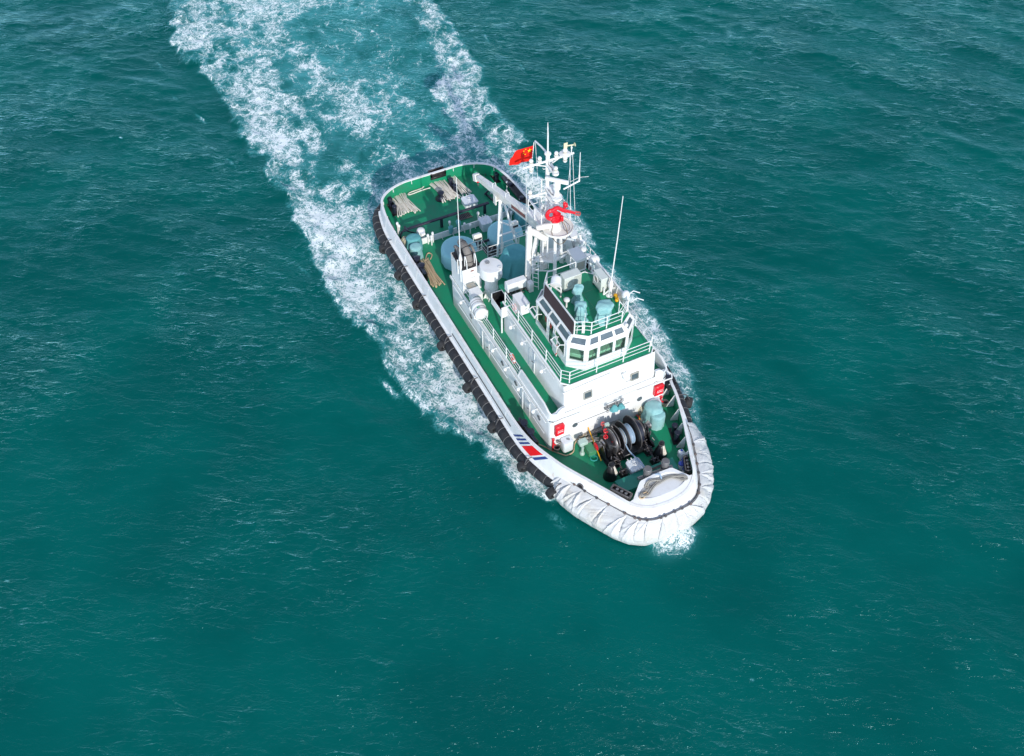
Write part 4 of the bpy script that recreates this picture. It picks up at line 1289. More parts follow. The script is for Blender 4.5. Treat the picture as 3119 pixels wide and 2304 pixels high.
# ================================================================== funnels
def funnel(s):
    root = group_part('funnel', (15, s * 3.6, ZB), tug)
    x0, x1 = 14.0, 15.95
    y0, y1 = sorted((s * 2.88, s * 4.28))
    mb = M()
    mb.loft([[(x0, y0, ZB), (x1 + 0.08, y0, ZB), (x1 + 0.08, y1, ZB), (x0, y1, ZB)], [(x0, y0, 6.75), (x1, y0, 6.62), (x1, y1, 6.62), (x0, y1, 6.75)]])
    build(mb, 'casing', WHITE, root, bevel=0.03)
    build(M().slab([(x0 + 0.06, y0 + 0.06, 6.66), (x1 - 0.06, y0 + 0.06, 6.56), (x1 - 0.06, y1 - 0.06, 6.56), (x0 + 0.06, y1 - 0.06, 6.66)], (0, 0, 0.10)), 'soot_plate', SOOTB, root)
    mb = M()
    el = crom([(15.55, s * 3.55, 6.55), (15.50, s * 3.55, 7.05), (15.30, s * 3.55, 7.45), (14.92, s * 3.55, 7.72), (14.5, s * 3.55, 7.72), (14.2, s * 3.55, 7.6)], 5)
    mb.tube(el, [0.265 + 0.01 * (i % 4 == 0) for i in range(len(el))], 18)
    pe = build(mb, 'exhaust_elbow', SOOT if s < 0 else BRONZE, root, smooth=60)
    for i in range(4, len(el) - 2, 5):
        d = (el[i + 1] - el[i - 1]).normalized()
        build(M().tube([el[i] - d * 0.03, el[i] + d * 0.03], 0.283, 18), 'joint_band', SOOTB, pe, smooth=60)
    for y, x, r in ((s * 4.02, 15.0, 0.12), (s * 3.05, 15.35, 0.10)):
        build(M().tube(crom([(x, y, 6.6), (x, y, 7.1), (x - 0.2, y, 7.45), (x - 0.55, y, 7.55), (x - 0.75, y, 7.4)], 4), r, 10), 'exhaust_pipe', SOOT, root, smooth=60)
    build(M().box(14.1, 15.2, s * 3.55 - 0.5, s * 3.55 + 0.5, 6.7, 7.2), 'silencer', SOOTB, root, bevel=0.08)
    for y in (s * 3.93, s * 3.2):
        mb = M().tube(crom([(15.98, y, 5.3), (15.98, y, 6.9), (15.86, y, 7.45), (15.70, y, 7.6), (15.62, y, 7.35), (15.62, y, 6.6)], 4), 0.035, 7)
        build(mb, 'hand_hoop', WHITE2, root)
    for z in (4.95, 5.4, 5.85, 6.2):
        build(M().tube([(16.0, s * 3.55 - 0.17, z), (16.13, s * 3.55 - 0.17, z - 0.02), (16.13, s * 3.55 + 0.17, z - 0.02), (16.0, s * 3.55 + 0.17, z)], 0.02, 6), 'rung', WHITE2, root)
    build(M().box(15.98, 16.0, s * 3.55 - 0.12, s * 3.55 + 0.12, 6.32, 6.42), 'maker_plate', PLATE, root)
    return root
funnel(-1)
funnel(1)
# lamp pole on the starboard funnel, and the whip aerial above it
build(M().cyl((15.65, -4.25, 5.4), (15.65, -4.25, 7.4), 0.09, n=10).cyl((15.65, -4.25, 7.4), (15.65, -4.25, 8.0), 0.14, 0.05, n=10).bar((15.65, -4.25, 6.3), (15.65, -3.95, 6.3), 0.12).bar((15.35, -4.35, 5.9), (15.35, -4.35, 7.2), 0.07).bar((15.35, -4.35, 6.4), (15.65, -4.25, 6.5), 0.06), 'aerial_mount', WHITE2, tug)
build(M().tube([(15.65, -4.25, 8.0), (15.62, -4.23, 11), (15.60, -4.22, 14.4)], [0.035, 0.028, 0.016], 7), 'whip_aerial', WHITE2, tug)
# the great mushroom ventilators
def big_vent(x, y, z, k=1.0):
    root = group_part('mushroom_vent', (x, y, z), tug)
    build(M().lathe((x, y, z), [(0.45 * k, 0), (0.45 * k, 0.8), (0.49 * k, 0.8), (0.49 * k, 0.88), (0.45 * k, 0.88), (0.45 * k, 1.62), (0.50 * k, 1.66), (0.50 * k, 1.86)], 30), 'trunk', WHITE, root, smooth=30)
    build(M().lathe((x, y, z + 1.84), [(0.50 * k, 0), (0.77 * k, 0.20), (0.79 * k, 0.24), (0.79 * k, 1.04), (0.775 * k, 1.065), (0, 1.10)], 48), 'hood', WHITE, root, smooth=25)
    wl = M().torus((x - 0.32, y - 0.12, z + 2.98), 0.15, 0.016, (0, 0, 1), 18, 5).bar((x - 0.47, y - 0.12, z + 2.98), (x - 0.17, y - 0.12, z + 2.98), 0.02).bar((x - 0.32, y - 0.27, z + 2.98), (x - 0.32, y + 0.03, z + 2.98), 0.02)
    build(wl, 'hand_wheel', STEEL, root)
    build(M().bar((x + 0.5, y + 0.45, z + 2.95), (x + 0.88, y + 0.35, z + 2.62), 0.14, 0.06).torus((x + 0.52, y + 0.42, z + 2.98), 0.11, 0.03, (0, 0, 1), 12, 6), 'catch', WHITE2, root)
    for a in range(8):
        an = 2 * math.pi * a / 8
        p = Vector((x + 0.45 * k * math.cos(an), y + 0.45 * k * math.sin(an), z))
        q = Vector((x + 0.66 * k * math.cos(an), y + 0.66 * k * math.sin(an), z))
        t = Vector((-math.sin(an), math.cos(an), 0)) * 0.03
        build(M().slab([p, q, p + Vector((0, 0, 0.5))], t), 'foot_bracket', WHITE2, root)
    return root
big_vent(17.08, -2.62, ZB)
big_vent(16.6, 3.9, ZB, 0.62)

# side light screens outboard of the wheelhouse deck
for s in (-1, 1):
    root = group_part('side_light_screen', (20.1, s * 3.3, 6.5), tug)
    ya, yb = sorted((s * 2.95, s * 3.75))
    build(M().box(19.40, 21.0, ya, yb, 6.32, 6.40).box(19.40, 19.46, ya, yb, 6.40, 7.24).box(20.94, 21.0, ya, yb, 6.40, 7.24).box(19.46, 20.94, ya, ya + 0.05, 6.40, 7.24 if s > 0 else 6.9).box(19.46, 20.94, yb - 0.05, yb, 6.40, 6.9 if s > 0 else 7.24), 'screen', WHITE2, root)
    inn_ = M().box(19.47, 20.93, ya + 0.06, yb - 0.06, 6.41, 6.43).box(19.465, 19.485, ya + 0.055, yb - 0.055, 6.43, 7.255).box(19.485, 20.93, *((ya + 0.055, ya + 0.075) if s > 0 else (yb - 0.075, yb - 0.055)), 6.43, 7.255)
    build(inn_, 'black_lining', BLACK, root)
    build(M().lathe((20.2, s * 3.3, 6.54), [(0.15, 0), (0.15, 0.1), (0.12, 0.12), (0.12, 0.3), (0.14, 0.32), (0.06, 0.4)], 14), 'side_lamp', GLAMP if s < 0 else RED, root)
build(M().box(19.62, 20.10, -2.85, -1.42, ZW + 0.25, ZW + 0.95), 'aft_locker', WHITE, tug, bevel=0.03)
lk = M()
for y in (-2.7, -2.3, -1.9, -1.55):
    lk.tube(crom([(20.1, y, ZW + 0.2), (20.3, y + 0.03, ZW + 0.12), (20.32, y + 0.15, ZW + 0.1), (20.25, y + 0.2, ZW + 0.03)], 3), 0.045, 6)
lk.box(19.7, 20.05, -2.8, -1.45, ZW, ZW + 0.24)
build(lk, 'pipe_manifold', DSTEEL, tug)
build(M().box(20.1, 20.5, -1.42, -1.1, ZW, ZW + 0.8), 'pipe_trunk', WHITE2, tug, bevel=0.02)

# ================================================================== mast tower
mast = group_part('mast', (19.0, 0.6, ZW), tug)
def mp(mb, name, m=None, **kw):
    return build(mb, name, m or WHITE2, mast, **kw)
DZ = 11.0
DC = Vector((19.3, 1.22, DZ))
legs = {'a': ((19.35, -1.0, ZW), (19.15, -0.25, DZ - 0.1)), 'b': ((20.2, 0.65, ZW), (19.85, 0.75, DZ - 0.1)), 'c': ((18.75, 1.95, ZW), (19.75, 1.2, DZ - 0.1)), 'd': ((17.6, 0.3, ZB), (18.0, 0.5, DZ - 0.1))}
for k, (a, b) in legs.items():
    mp(M().tube([a, b], [0.13, 0.105], 12), 'leg')
mp(M().bar((20.0, 0.7, 8.9), (18.6, 2.9, 7.6), 0.1).bar((19.7, 1.3, 10.4), (18.2, 3.3, 8.2), 0.14), 'brace')
mp(M().bar((19.2, -0.5, 8.75), (20.05, 0.7, 8.75), 0.14, 0.12).bar((20.05, 0.7, 8.75), (19.0, 1.75, 8.75), 0.14, 0.12).bar((19.2, -0.5, 8.75), (19.0, 1.75, 8.75), 0.12), 'platform_beam')
mp(M().prism([(19.2, -0.45), (19.95, 0.65), (19.0, 1.7), (18.6, 0.7)], 8.72, 8.78), 'lower_platform', CREAM)
mp(M().bar((19.28, -0.8, 8.0), (20.1, 0.66, 8.0), 0.07).bar((19.28, -0.8, 8.0), (19.0, 1.8, 8.0), 0.06), 'brace')
for x, y in ((19.15, 0.25), (19.4, 0.45)):
    mp(M().cyl((x, y, 8.78), (x, y, DZ - 0.1), 0.06, n=10), 'post')
# fire main riser and elbow
mp(M().tube([(19.9, -1.25, ZW), (19.35, -0.92, 9.6), (19.1, -0.75, 11.0)], 0.21, 14), 'fire_main', CREAM)
mp(M().tube(crom([(19.1, -0.75, 10.9), (19.1, -0.72, 11.22), (19.2, -0.45, 11.1), (19.38, -0.05, 10.75), (19.5, 0.25, 10.55)], 6), 0.23, 14), 'fire_main_elbow', CREAM, smooth=60)
mp(M().lathe((19.08, -0.76, 11.3), [(0.09, 0), (0.09, 0.12), (0.15, 0.13), (0.15, 0.3), (0.1, 0.36)], 14), 'lantern', CREAM)
mp(M().lathe((19.1, -0.75, 11.1), [(0.25, 0), (0.27, 0.05), (0.27, 0.14), (0.2, 0.2)], 16), 'flange')
mp(M().tube(crom([(19.5, -0.9, 8.3), (19.55, -0.85, 9.6), (19.3, -0.75, 10.6), (19.3, -0.6, 11.0)], 5), 0.022, 5), 'cable', DSTEEL)
# ladder
ld = M()
for dy in (0, 0.36):
    ld.bar((20.2 + 0.27 * (dy > 0), -1.0 + 0.27 * (dy > 0), ZW), (19.55 + 0.27 * (dy > 0), -0.75 + 0.27 * (dy > 0), 9.9), 0.045)
for i in range(8):
    f = (i + 0.6) / 8.5
    p = Vector((20.2, -1.0, ZW)).lerp(Vector((19.55, -0.75, 9.9)), f)
    ld.bar(p, p + Vector((0.27, 0.27, 0)), 0.035)
mp(ld, 'ladder')
# round monitor platform, and the railed platform behind it
mp(M().lathe(DC - Vector((0, 0, 0.08)), [(1.0, 0), (1.05, 0.0), (1.05, 0.16), (1.0, 0.16), (1.0, 0.09)], 40), 'monitor_platform', CREAM, smooth=30)
mp(M().prism([(17.0, 0.18), (19.0, 0.28), (19.0, 2.22), (18.2, 2.32), (17.0, 2.28)], DZ - 0.1, DZ), 'upper_platform', WHITE)
pr_ = M()
rail_run(pr_, [(18.9, 0.22, DZ), (17.05, 0.2, DZ), (17.05, 1.05, DZ)], 1.05, (1.0, 0.5), r=0.035, posts=1.2)
rail_run(pr_, [(17.05, 2.25, DZ), (19.1, 2.24, DZ)], 1.05, (1.0, 0.5), r=0.035, posts=1.6)
mp(pr_, 'platform_railing')
mp(M().lathe((19.3, 1.0, DZ), [(0.45, 0.0), (0.42, 0.28), (0.30, 0.42), (0.28, 0.6), (0.33, 0.62)], 20).tube(crom([(18.9, -0.1, DZ + 0.1), (19.1, 0.3, DZ + 0.25), (19.3, 0.75, DZ + 0.3)], 4), 0.2, 12), 'monitor_pedestal', CREAM)
# red fire monitor
mon = group_part('fire_monitor', (19.3, 1.1, DZ + 0.6), tug)
mc = Vector((19.3, 1.12, DZ + 0.62))
build(M().lathe(mc, [(0.30, 0), (0.30, 0.12), (0.20, 0.14), (0.20, 0.42), (0.27, 0.44), (0.27, 0.54), (0.2, 0.56)], 18), 'swivel', RED, mon)
build(M().tube(crom([mc + Vector(p) for p in ((0, 0.0, 0.5), (-0.05, -0.12, 0.72), (-0.12, -0.42, 0.86), (-0.15, -0.62, 0.66), (-0.12, -0.60, 0.36), (-0.02, -0.36, 0.25), (0.02, -0.12, 0.42))], 6), 0.135, 12), 'pipe_loop', RED, mon, smooth=60)
build(M().tube(crom([mc + Vector(p) for p in ((-0.08, -0.35, 0.85), (-0.08, 0.05, 0.95), (0, 0.35, 0.75), (0.04, 0.62, 0.56))], 5), [0.14] * 6 + [0.13] * 10, 12), 'upper_bend', RED, mon, smooth=60)
build(M().tube([mc + Vector(p) for p in ((0.0, 0.40, 0.70), (0.05, 0.9, 0.42), (0.08, 1.30, 0.18))], [0.14, 0.105, 0.085], 12), 'barrel', RED, mon, smooth=60)
nz = M()
for a in range(6):
    an = 2 * math.pi * a / 6
    o = Vector((math.cos(an), math.sin(an) * 0.4, math.sin(an))) * 0.12
    nz.bar(mc + Vector((0.08, 1.30, 0.18)) + o, mc + Vector((0.10, 1.62, 0.0)) + o, 0.03)
nz.torus(mc + Vector((0.10, 1.62, 0.0)), 0.13, 0.022, (0.05, 0.87, -0.49), 14, 5)
build(nz, 'nozzle_cage', REDW, mon)
build(M().sphere(mc + Vector((-0.3, 0.78, 0.78)), 0.17, 12, 8).cyl(mc + Vector((-0.25, 0.7, 0.75)), mc + Vector((0, 0.5, 0.7)), 0.09, n=10).cyl(mc + Vector((-0.4, 0.72, 0.95)), mc + Vector((-0.22, 0.85, 0.62)), 0.1, n=10), 'control_motor', RED, mon)
build(M().box(mc.x - 0.1, mc.x + 0.22, mc.y - 0.42, mc.y - 0.14, mc.z + 0.02, mc.z + 0.34).box(mc.x - 0.05, mc.x + 0.2, mc.y + 0.22, mc.y + 0.42, mc.z - 0.12, mc.z + 0.30), 'gear_case', RED, mon, bevel=0.03)
for k, pts in enumerate(([(19.4, 0.85, DZ + 0.6), (19.75, 0.55, DZ + 0.1), (20.35, 0.55, DZ - 0.25), (20.5, 0.95, DZ - 0.35), (20.3, 1.4, DZ - 0.05), (19.8, 1.5, DZ + 0.4), (19.5, 1.35, DZ + 0.62)], [(19.5, 1.4, DZ + 0.6), (19.9, 1.4, DZ + 0.15), (20.05, 1.65, DZ + 0.1), (19.8, 1.8, DZ + 0.3), (19.5, 1.55, DZ + 0.6)])):
    build(M().tube(crom(pts, 6), 0.022, 6), 'control_hose', DSTEEL if k else BRONZE, mon)
# pole
PX, PY = 17.56, 1.37
mp(M().tube([(PX, PY, DZ), (PX, PY - 0.05, 13.0), (PX, PY - 0.09, 15.65)], [0.17, 0.15, 0.135], 14), 'pole')
gs = M()
for a in range(4):
    an = math.pi / 2 * a + 0.6
    d = Vector((math.cos(an), math.sin(an), 0))
    p = Vector((PX, PY, DZ))
    gs.slab([p + d * 0.14, p + d * 0.62, p + d * 0.60 + Vector((0, 0, 0.08)), p + d * 0.14 + Vector((0, 0, 0.7))], Vector((-d.y, d.x, 0)) * 0.04)
mp(gs, 'gusset')
mp(M().lathe((PX, PY - 0.09, 15.6), [(0.16, 0), (0.22, 0.04), (0.22, 0.10), (0.16, 0.16)], 14), 'pole_cap')
mp(M().tube([(PX, PY - 0.09, 15.7), (PX, PY - 0.13, 17.2), (PX, PY - 0.16, 18.0)], [0.055, 0.05, 0.02], 8), 'lightning_spike')
for i in range(9):
    z = 11.6 + 0.42 * i
    s = -1 if i % 2 else 1
    mp(M().tube([(PX, PY - 0.04, z), (PX, PY - 0.04 + s * 0.33, z), (PX, PY - 0.04 + s * 0.38, z + 0.13)], 0.022, 6), 'step_iron')
YZ = 15.1
yp = M().tube([(PX, -0.52, YZ + 0.02), (PX, 3.18, YZ - 0.01)], 0.075, 10)
yp.bar((PX, 0.45, YZ - 0.04), (PX, 1.22, YZ - 0.38), 0.06).bar((PX, 2.24, YZ), (PX, 1.45, YZ - 0.34), 0.06)
mp(yp, 'yard')
def lantern(x, y, z, k=1.0, hang=False, plate=False):
    s = -1 if hang else 1
    root_ = M().lathe((x, y, z), [(0.06 * k, 0), (0.06 * k, s * 0.08), (0.15 * k, s * 0.09), (0.15 * k, s * 0.14), (0.11 * k, s * 0.15)], 14)
    if plate:
        root_.lathe((x, y, z + 0.05), [(0.32 * k, 0), (0.34 * k, 0.03), (0.3 * k, 0.06), (0.1, 0.07)], 24)
    o = mp(root_, 'mast_light')
    build(M().lathe((x, y, z + s * 0.15 * k), [(0.115 * k, 0), (0.115 * k, s * 0.14 * k)], 14), 'lens', BRASS, o)
    build(M().lathe((x, y, z + s * 0.29 * k), [(0.14 * k, 0), (0.14 * k, s * 0.05), (0.09 * k, s * 0.13 * k), (0.03, s * 0.14 * k)], 14), 'cap', WHITE2, o)
lantern(PX, 0.70, YZ + 0.08)
lantern(PX, 0.10, YZ + 0.08)
lantern(PX, 1.90, YZ + 0.08)
lantern(PX, 2.53, YZ + 0.06, 1.15, plate=True)
lantern(PX, 0.10, YZ - 0.08, 1.0, hang=True)
lantern(PX, 2.56, YZ - 0.08, 1.0, hang=True)
# wind vane at the port yard end
wv_ = M().cyl((PX, 3.0, YZ), (PX, 3.0, YZ + 0.66), 0.03, n=8).cyl((PX, 3.0, YZ + 0.42), (PX, 3.0, YZ + 0.5), 0.06, n=8)
wvo = mp(wv_, 'wind_vane')
build(M().cyl((PX, 2.62, YZ + 0.72), (PX, 3.12, YZ + 0.64), 0.045, n=8).slab([(PX, 2.42, YZ + 0.55), (PX, 2.66, YZ + 0.55), (PX, 2.68, YZ + 0.98), (PX, 2.40, YZ + 0.98)], (0.03, 0, 0)), 'tail_fin', CREAMY, wvo)
build(M().lathe((PX, 3.2, YZ + 0.63), [(0.04, 0), (0.13, 0.01), (0.13, 0.03)], 8, (0, 1, 0)), 'rotor', CREAMY, wvo)
# forward brackets with lights, the radar, and their arms
def bracket(z0, z1, x1, y, w, tip):
    mb = M().slab([(PX + 0.1, y, z0), (x1, y, z1), (x1, y, z1 - 0.14), (PX + 0.1, y, z0 - 0.55)], (0, 0.03, 0))
    mb.slab([(PX + 0.1, y - w, z0), (x1 + tip, y - w, z1), (x1 + tip, y + w, z1), (PX + 0.1, y + w, z0)], (0, 0, 0.03))
    mb.lathe((x1 + tip, y, z1 - 0.1), [(w, 0), (w * 1.08, 0), (w * 1.08, 0.15), (w, 0.15), (w, 0.13)], 20)
    return mp(mb, 'light_bracket', WHITE)
bracket(14.9, 14.85, 18.45, 1.32, 0.20, 0.12)
lantern(18.6, 1.30, 14.92, 1.0)
mp(M().tube(crom([(17.68, 1.3, 15.2), (17.8, 1.25, 14.98), (18.1, 1.3, 14.92), (18.45, 1.2, 14.95)], 4), 0.02, 5), 'cable', DSTEEL)
bracket(12.45, 12.40, 18.6, 1.36, 0.22, 0.10)
lantern(18.7, 1.36, 12.48, 1.0)
bracket(13.2, 13.05, 18.5, 1.38, 0.34, 0.25)
rad = group_part('radar', (18.8, 1.35, 13.1), tug)
build(M().lathe((18.62, 1.42, 13.1), [(0.22, 0), (0.20, 0.1), (0.16, 0.14), (0.18, 0.5), (0.25, 0.52), (0.25, 0.86), (0.2, 0.9), (0.08, 1.05)], 18), 'pedestal', WHITE2, rad)
build(M().bar((18.0, 0.90, 14.2), (19.12, 1.98, 14.2), 0.22, 0.26), 'scanner', WHITE, rad, bevel=0.06, segs=2)
mp(M().tube(crom([(18.0, 1.2, 13.1), (18.3, 1.05, 13.4), (18.45, 1.15, 13.15), (18.7, 1.2, 13.2)], 4), 0.035, 6), 'cable', STRAP)
mp(M().tube([(18.75, 1.85, 13.5), (18.7, 3.05, 13.72)], 0.055, 8).tube([(18.7, 3.02, 13.7), (18.7, 3.0, 14.2)], 0.055, 8).tube([(18.7, 3.0, 14.2), (18.7, 2.97, 15.95)], [0.035, 0.022], 7), 'aerial_arm')
mp(M().tube([(18.7, 3.02, 14.0), (18.5, 2.5, 13.7)], 0.014, 5).tube([(18.7, 3.02, 14.0), (18.9, 3.6, 14.0)], 0.014, 5), 'stay_wire')
mp(M().tube([(PX, 1.25, 12.6), (PX, -0.02, 12.68)], 0.06, 8).bar((PX, 1.25, 12.25), (PX, 0.35, 12.62), 0.05), 'lower_yard')
lantern(PX, 0.06, 12.72, 1.05)
mp(M().cyl((17.4, 1.0, DZ), (17.4, 1.0, 11.4), 0.1, n=10).tube([(17.4, 1.0, 11.4), (17.4, 0.98, 13.7)], [0.05, 0.045], 7), 'stub_aerial')
mp(M().tube([(17.35, 1.34, 15.55), (16.5, 1.4, 15.45), (15.63, 1.4, 15.34)], [0.07, 0.06, 0.055], 8), 'flag_gaff')
for a, b in (((PX, 2.9, YZ - 0.05), (19.0, 2.3, 12.0)), ((PX, 2.98, YZ - 0.05), (18.4, 2.35, 11.2)), ((PX, 3.1, YZ - 0.05), (19.2, 2.6, 11.0)), ((PX, 0.3, YZ - 0.05), (17.1, 0.25, 12.0)), ((PX, -0.2, YZ - 0.05), (16.9, 0.15, ZW)), ((15.64, 1.4, 15.34), (16.3, 1.4, 11.5))):
    mp(M().tube([a, b], 0.016, 5), 'halyard')

# ================================================================== crane with its crutch
crane = group_part('deck_crane', (17.8, 0.9, ZB), tug)
cp_, ct = Vector((18.15, 0.92, 10.05)), Vector((9.15, 0.12, 8.5))
def cpart(mb, name, m=None, **kw):
    return build(mb, name, m or CREAM, crane, **kw)
d = (ct - cp_).normalized()
sd = d.cross(Vector((0, 0, 1))).normalized()
upv = sd.cross(d)
rings = []
for f, h, w in ((0, 0.42, 0.30), (0.35, 0.38, 0.27), (0.75, 0.30, 0.22), (0.97, 0.22, 0.18)):
    p = cp_.lerp(ct, f)
    rings.append([p + sd * w + upv * h, p - sd * w + upv * h, p - sd * w - upv * h * 0.6, p + sd * w - upv * h * 0.6])
cpart(M().loft(rings, caps=True), 'boom', bevel=0.03)
tip = cp_.lerp(ct, 0.985)
cpart(M().slab([tip + sd * 0.2 + upv * 0.26, tip + d * 0.45 + sd * 0.2 + upv * 0.15, tip + d * 0.45 + sd * 0.2 - upv * 0.45, tip + sd * 0.2 - upv * 0.35], -sd * 0.4), 'boom_head', bevel=0.04)
for f in (0.28, 0.52, 0.72):
    p = cp_.lerp(ct, f) + upv * (0.42 - 0.2 * f)
    cpart(M().tube([p - sd * 0.16, p - sd * 0.13 + upv * 0.3, p + sd * 0.13 + upv * 0.3, p + sd * 0.16], 0.025, 6), 'hose_guide', WHITE2)
p0, p1 = cp_.lerp(ct, 0.22), cp_.lerp(ct, 0.42)
sgn = sd if sd.y < 0 else -sd
cpart(M().slab([p0 + sgn * 0.285 + upv * 0.26, p1 + sgn * 0.27 + upv * 0.24, p1 + sgn * 0.27 - upv * 0.02, p0 + sgn * 0.285 - upv * 0.02], sgn * 0.012), 'name_plate', PLATE)
cpart(M().cyl((18.1, 0.92, ZB), (18.1, 0.92, 9.7), 0.28, n=20).cyl((18.1, 0.92, 9.5), (18.1, 0.92, 10.1), 0.42, n=20), 'column')
hk = ct + Vector((-0.35, 0.25, -0.5))
cpart(M().cyl(hk + Vector((0, 0, 0.1)), hk + Vector((0, 0, 0.55)), 0.025, n=6).torus(hk + Vector((0, 0, -0.55)), 0.10, 0.03, (0, 1, 0), 12, 6, 0.75), 'hook', DSTEEL)
cpart(M().box(hk.x - 0.1, hk.x + 0.1, hk.y - 0.12, hk.y + 0.12, hk.z - 0.35, hk.z + 0.12), 'hook_block', RED, bevel=0.03)
cr = group_part('boom_crutch', (13.3, 0.4, ZB), tug)
apex = Vector((12.55, 0.42, 8.85))
for q, b in (((13.62, -0.44, ZB), -0.1), ((13.6, 1.30, ZB), 0.1), ((12.6, 0.42, ZD + 0.2), 0)):
    build(M().tube([q, apex + Vector((0, b, 0))], 0.085, 10), 'leg', WHITE2, cr)
build(M().bar((13.25, -0.15, 6.1), (13.25, 1.0, 6.1), 0.1).bar((13.0, 0.05, 7.2), (13.15, 0.85, 6.6), 0.09).bar((13.25, -0.15, 6.1), (12.58, 0.42, 6.8), 0.08), 'cross_brace', WHITE2, cr)
build(M().box(12.35, 12.75, -0.05, 0.9, 8.8, 8.9).box(12.35, 12.75, -0.12, -0.02, 8.5, 9.3).box(12.35, 12.75, 0.86, 0.96, 8.5, 9.3), 'cradle', CREAM, cr, bevel=0.02)

BITT = mat('weathered_grey_steel', (0.17, 0.165, 0.165), 0.5, 0.2, dirt=(0.10, 0.09, 0.085), dirt_amt=0.5, scale=3)

# ================================================================== foredeck fittings (parts of the tug)
win = group_part('anchor_winch', (31.0, 0.2, ZD), tug)
WXc, WZ = 30.95, 2.85
def wp(mb, name, m=BLACK, **kw):
    return build(mb, name, m, win, **kw)
def disc(mb, y, r, t, x=WXc, z=WZ, n=32, hole=None):
    return mb.lathe((x, y, z), [(r, 0), (r, t)], n, (0, 1, 0))
base = M()
for y in (-1.55, -0.62, 1.15, 1.75):
    base.box(30.2, 32.0, y - 0.06, y + 0.06, ZD, ZD + 0.35)
    base.slab([(30.4, y - 0.05, ZD + 0.3), (31.6, y - 0.05, ZD + 0.3), (31.15, y - 0.05, WZ + 0.12), (30.75, y - 0.05, WZ + 0.12)], (0, 0.1, 0))
base.box(30.2, 32.0, -1.7, 1.9, ZD + 0.002, ZD + 0.10)
wp(base, 'bed_frame', bevel=0.015)
wp(M().cyl((WXc, -1.75, WZ), (WXc, 2.0, WZ), 0.12, n=14), 'shaft', DSTEEL)
fl_m = M()
disc(fl_m, -0.42, 0.88, 0.05)
wp(fl_m, 'drum_flange')
fl_m = M(); disc(fl_m, -0.02, 1.02, 0.05); wp(fl_m, 'drum_flange')
fl_m = M(); disc(fl_m, 0.66, 1.13, 0.12); wp(fl_m, 'drum_flange')
for y, r in ((-0.42, 0.88), (-0.02, 1.02), (0.70, 1.13)):
    wp(M().torus((WXc, y + 0.03, WZ), r, 0.03, (0, 1, 0), 36, 6), 'flange_rim', DSTEEL)
wp(M().cyl((WXc, -0.37, WZ), (WXc, -0.02, WZ), 0.52, n=24), 'drum_core', DSTEEL)
wp(M().cyl((WXc, 0.03, WZ), (WXc, 0.72, WZ), 0.42, n=24), 'drum_core', NAVYBLK)
wp(M().cyl((WXc, 0.78, WZ), (WXc, 1.08, WZ), 0.86, n=30), 'brake_drum', NAVYBLK)
for k in range(5):
    wp(M().torus((WXc, -0.33 + 0.065 * k, WZ), 0.56, 0.036, (0, 1, 0), 30, 7), 'rope_turn', GREYROPE if k % 2 else BLUEROPE)
for lay in range(2):
    for k in range(5 - lay):
        wp(M().torus((WXc, 0.15 + 0.095 * (k + lay * 0.5), WZ), 0.52 + 0.10 * lay + (0.03 if k % 2 else 0), 0.055, (0, 1, 0), 34, 8), 'rope_turn', BLUEROPE)
# chain side: wildcat, brake band, gear case
g = M(); disc(g, -1.0, 0.88, 0.10); disc(g, -0.70, 0.80, 0.06); wp(g, 'chain_wheel', DSTEEL)
wp(M().torus((WXc, -0.85, WZ), 0.78, 0.06, (0, 1, 0), 32, 8), 'brake_band', STEEL)
g = M(); disc(g, -1.38, 0.66, 0.30, z=WZ - 0.1); g.box(30.5, 31.5, -1.42, -1.02, ZD + 0.1, WZ - 0.05); wp(g, 'gear_case', bevel=0.02)
g = M(); disc(g, 1.12, 0.62, 0.10); disc(g, 1.36, 0.58, 0.06); g.box(30.6, 31.4, 1.18, 1.55, ZD + 0.1, WZ + 0.1); wp(g, 'gear_case', bevel=0.02)
wp(M().torus((WXc, 1.28, WZ), 0.55, 0.06, (0, 1, 0), 30, 8), 'brake_band', DSTEEL)
for y0, y1 in ((-1.42, -1.86), (1.62, 2.12)):
    s = 1 if y1 > y0 else -1
    wp(M().lathe((WXc - 0.12, y0, WZ - 0.12), [(0.34, 0), (0.30, 0.03 * s), (0.20, 0.14 * s), (0.19, 0.28 * s), (0.27, 0.42 * s), (0.29, 0.46 * s), (0.24, 0.48 * s)], 22, (0, 1, 0)), 'warping_head', STEEL)
wp(M().lathe((WXc - 0.12, -1.91, WZ - 0.12), [(0.28, 0), (0.30, -0.03), (0.24, -0.07)], 20, (0, 1, 0)), 'red_cover', RED)
for (x, y, z, m_) in ((30.9, -1.30, 3.45, RED), (30.55, -1.1, 3.55, RED), (31.25, -1.18, 3.2, RED), (29.95, -0.95, 3.5, REDW)):
    wp(M().cyl((x, y, z - 0.5), (x, y, z), 0.035, n=7).torus((x, y, z), 0.13, 0.03, (0.5, 0, 0.8), 14, 6).bar((x - 0.12, y, z), (x + 0.12, y, z), 0.03), 'brake_wheel', m_)
mg = M()
rr_ = random.Random(8)
for i in range(46):
    y = rr_.choice([-1.25, -0.75, -0.6, 1.2, 1.5, 1.7]) + rr_.uniform(-.15, .15)
    x, z = rr_.uniform(30.0, 32.0), rr_.uniform(ZD + 0.3, WZ + 0.55)
    p = Vector((x, y, z))
    q = p + Vector((rr_.uniform(-.4, .4), rr_.uniform(-.12, .12), rr_.uniform(-.35, .35)))
    mg.cyl(p, q, rr_.uniform(0.02, 0.06), n=6)
wp(mg, 'linkage', DSTEEL)
wp(M().box(31.6, 32.1, -0.55, 0.95, ZD + 0.1, ZD + 0.55), 'drive_box', BLACK, bevel=0.03)
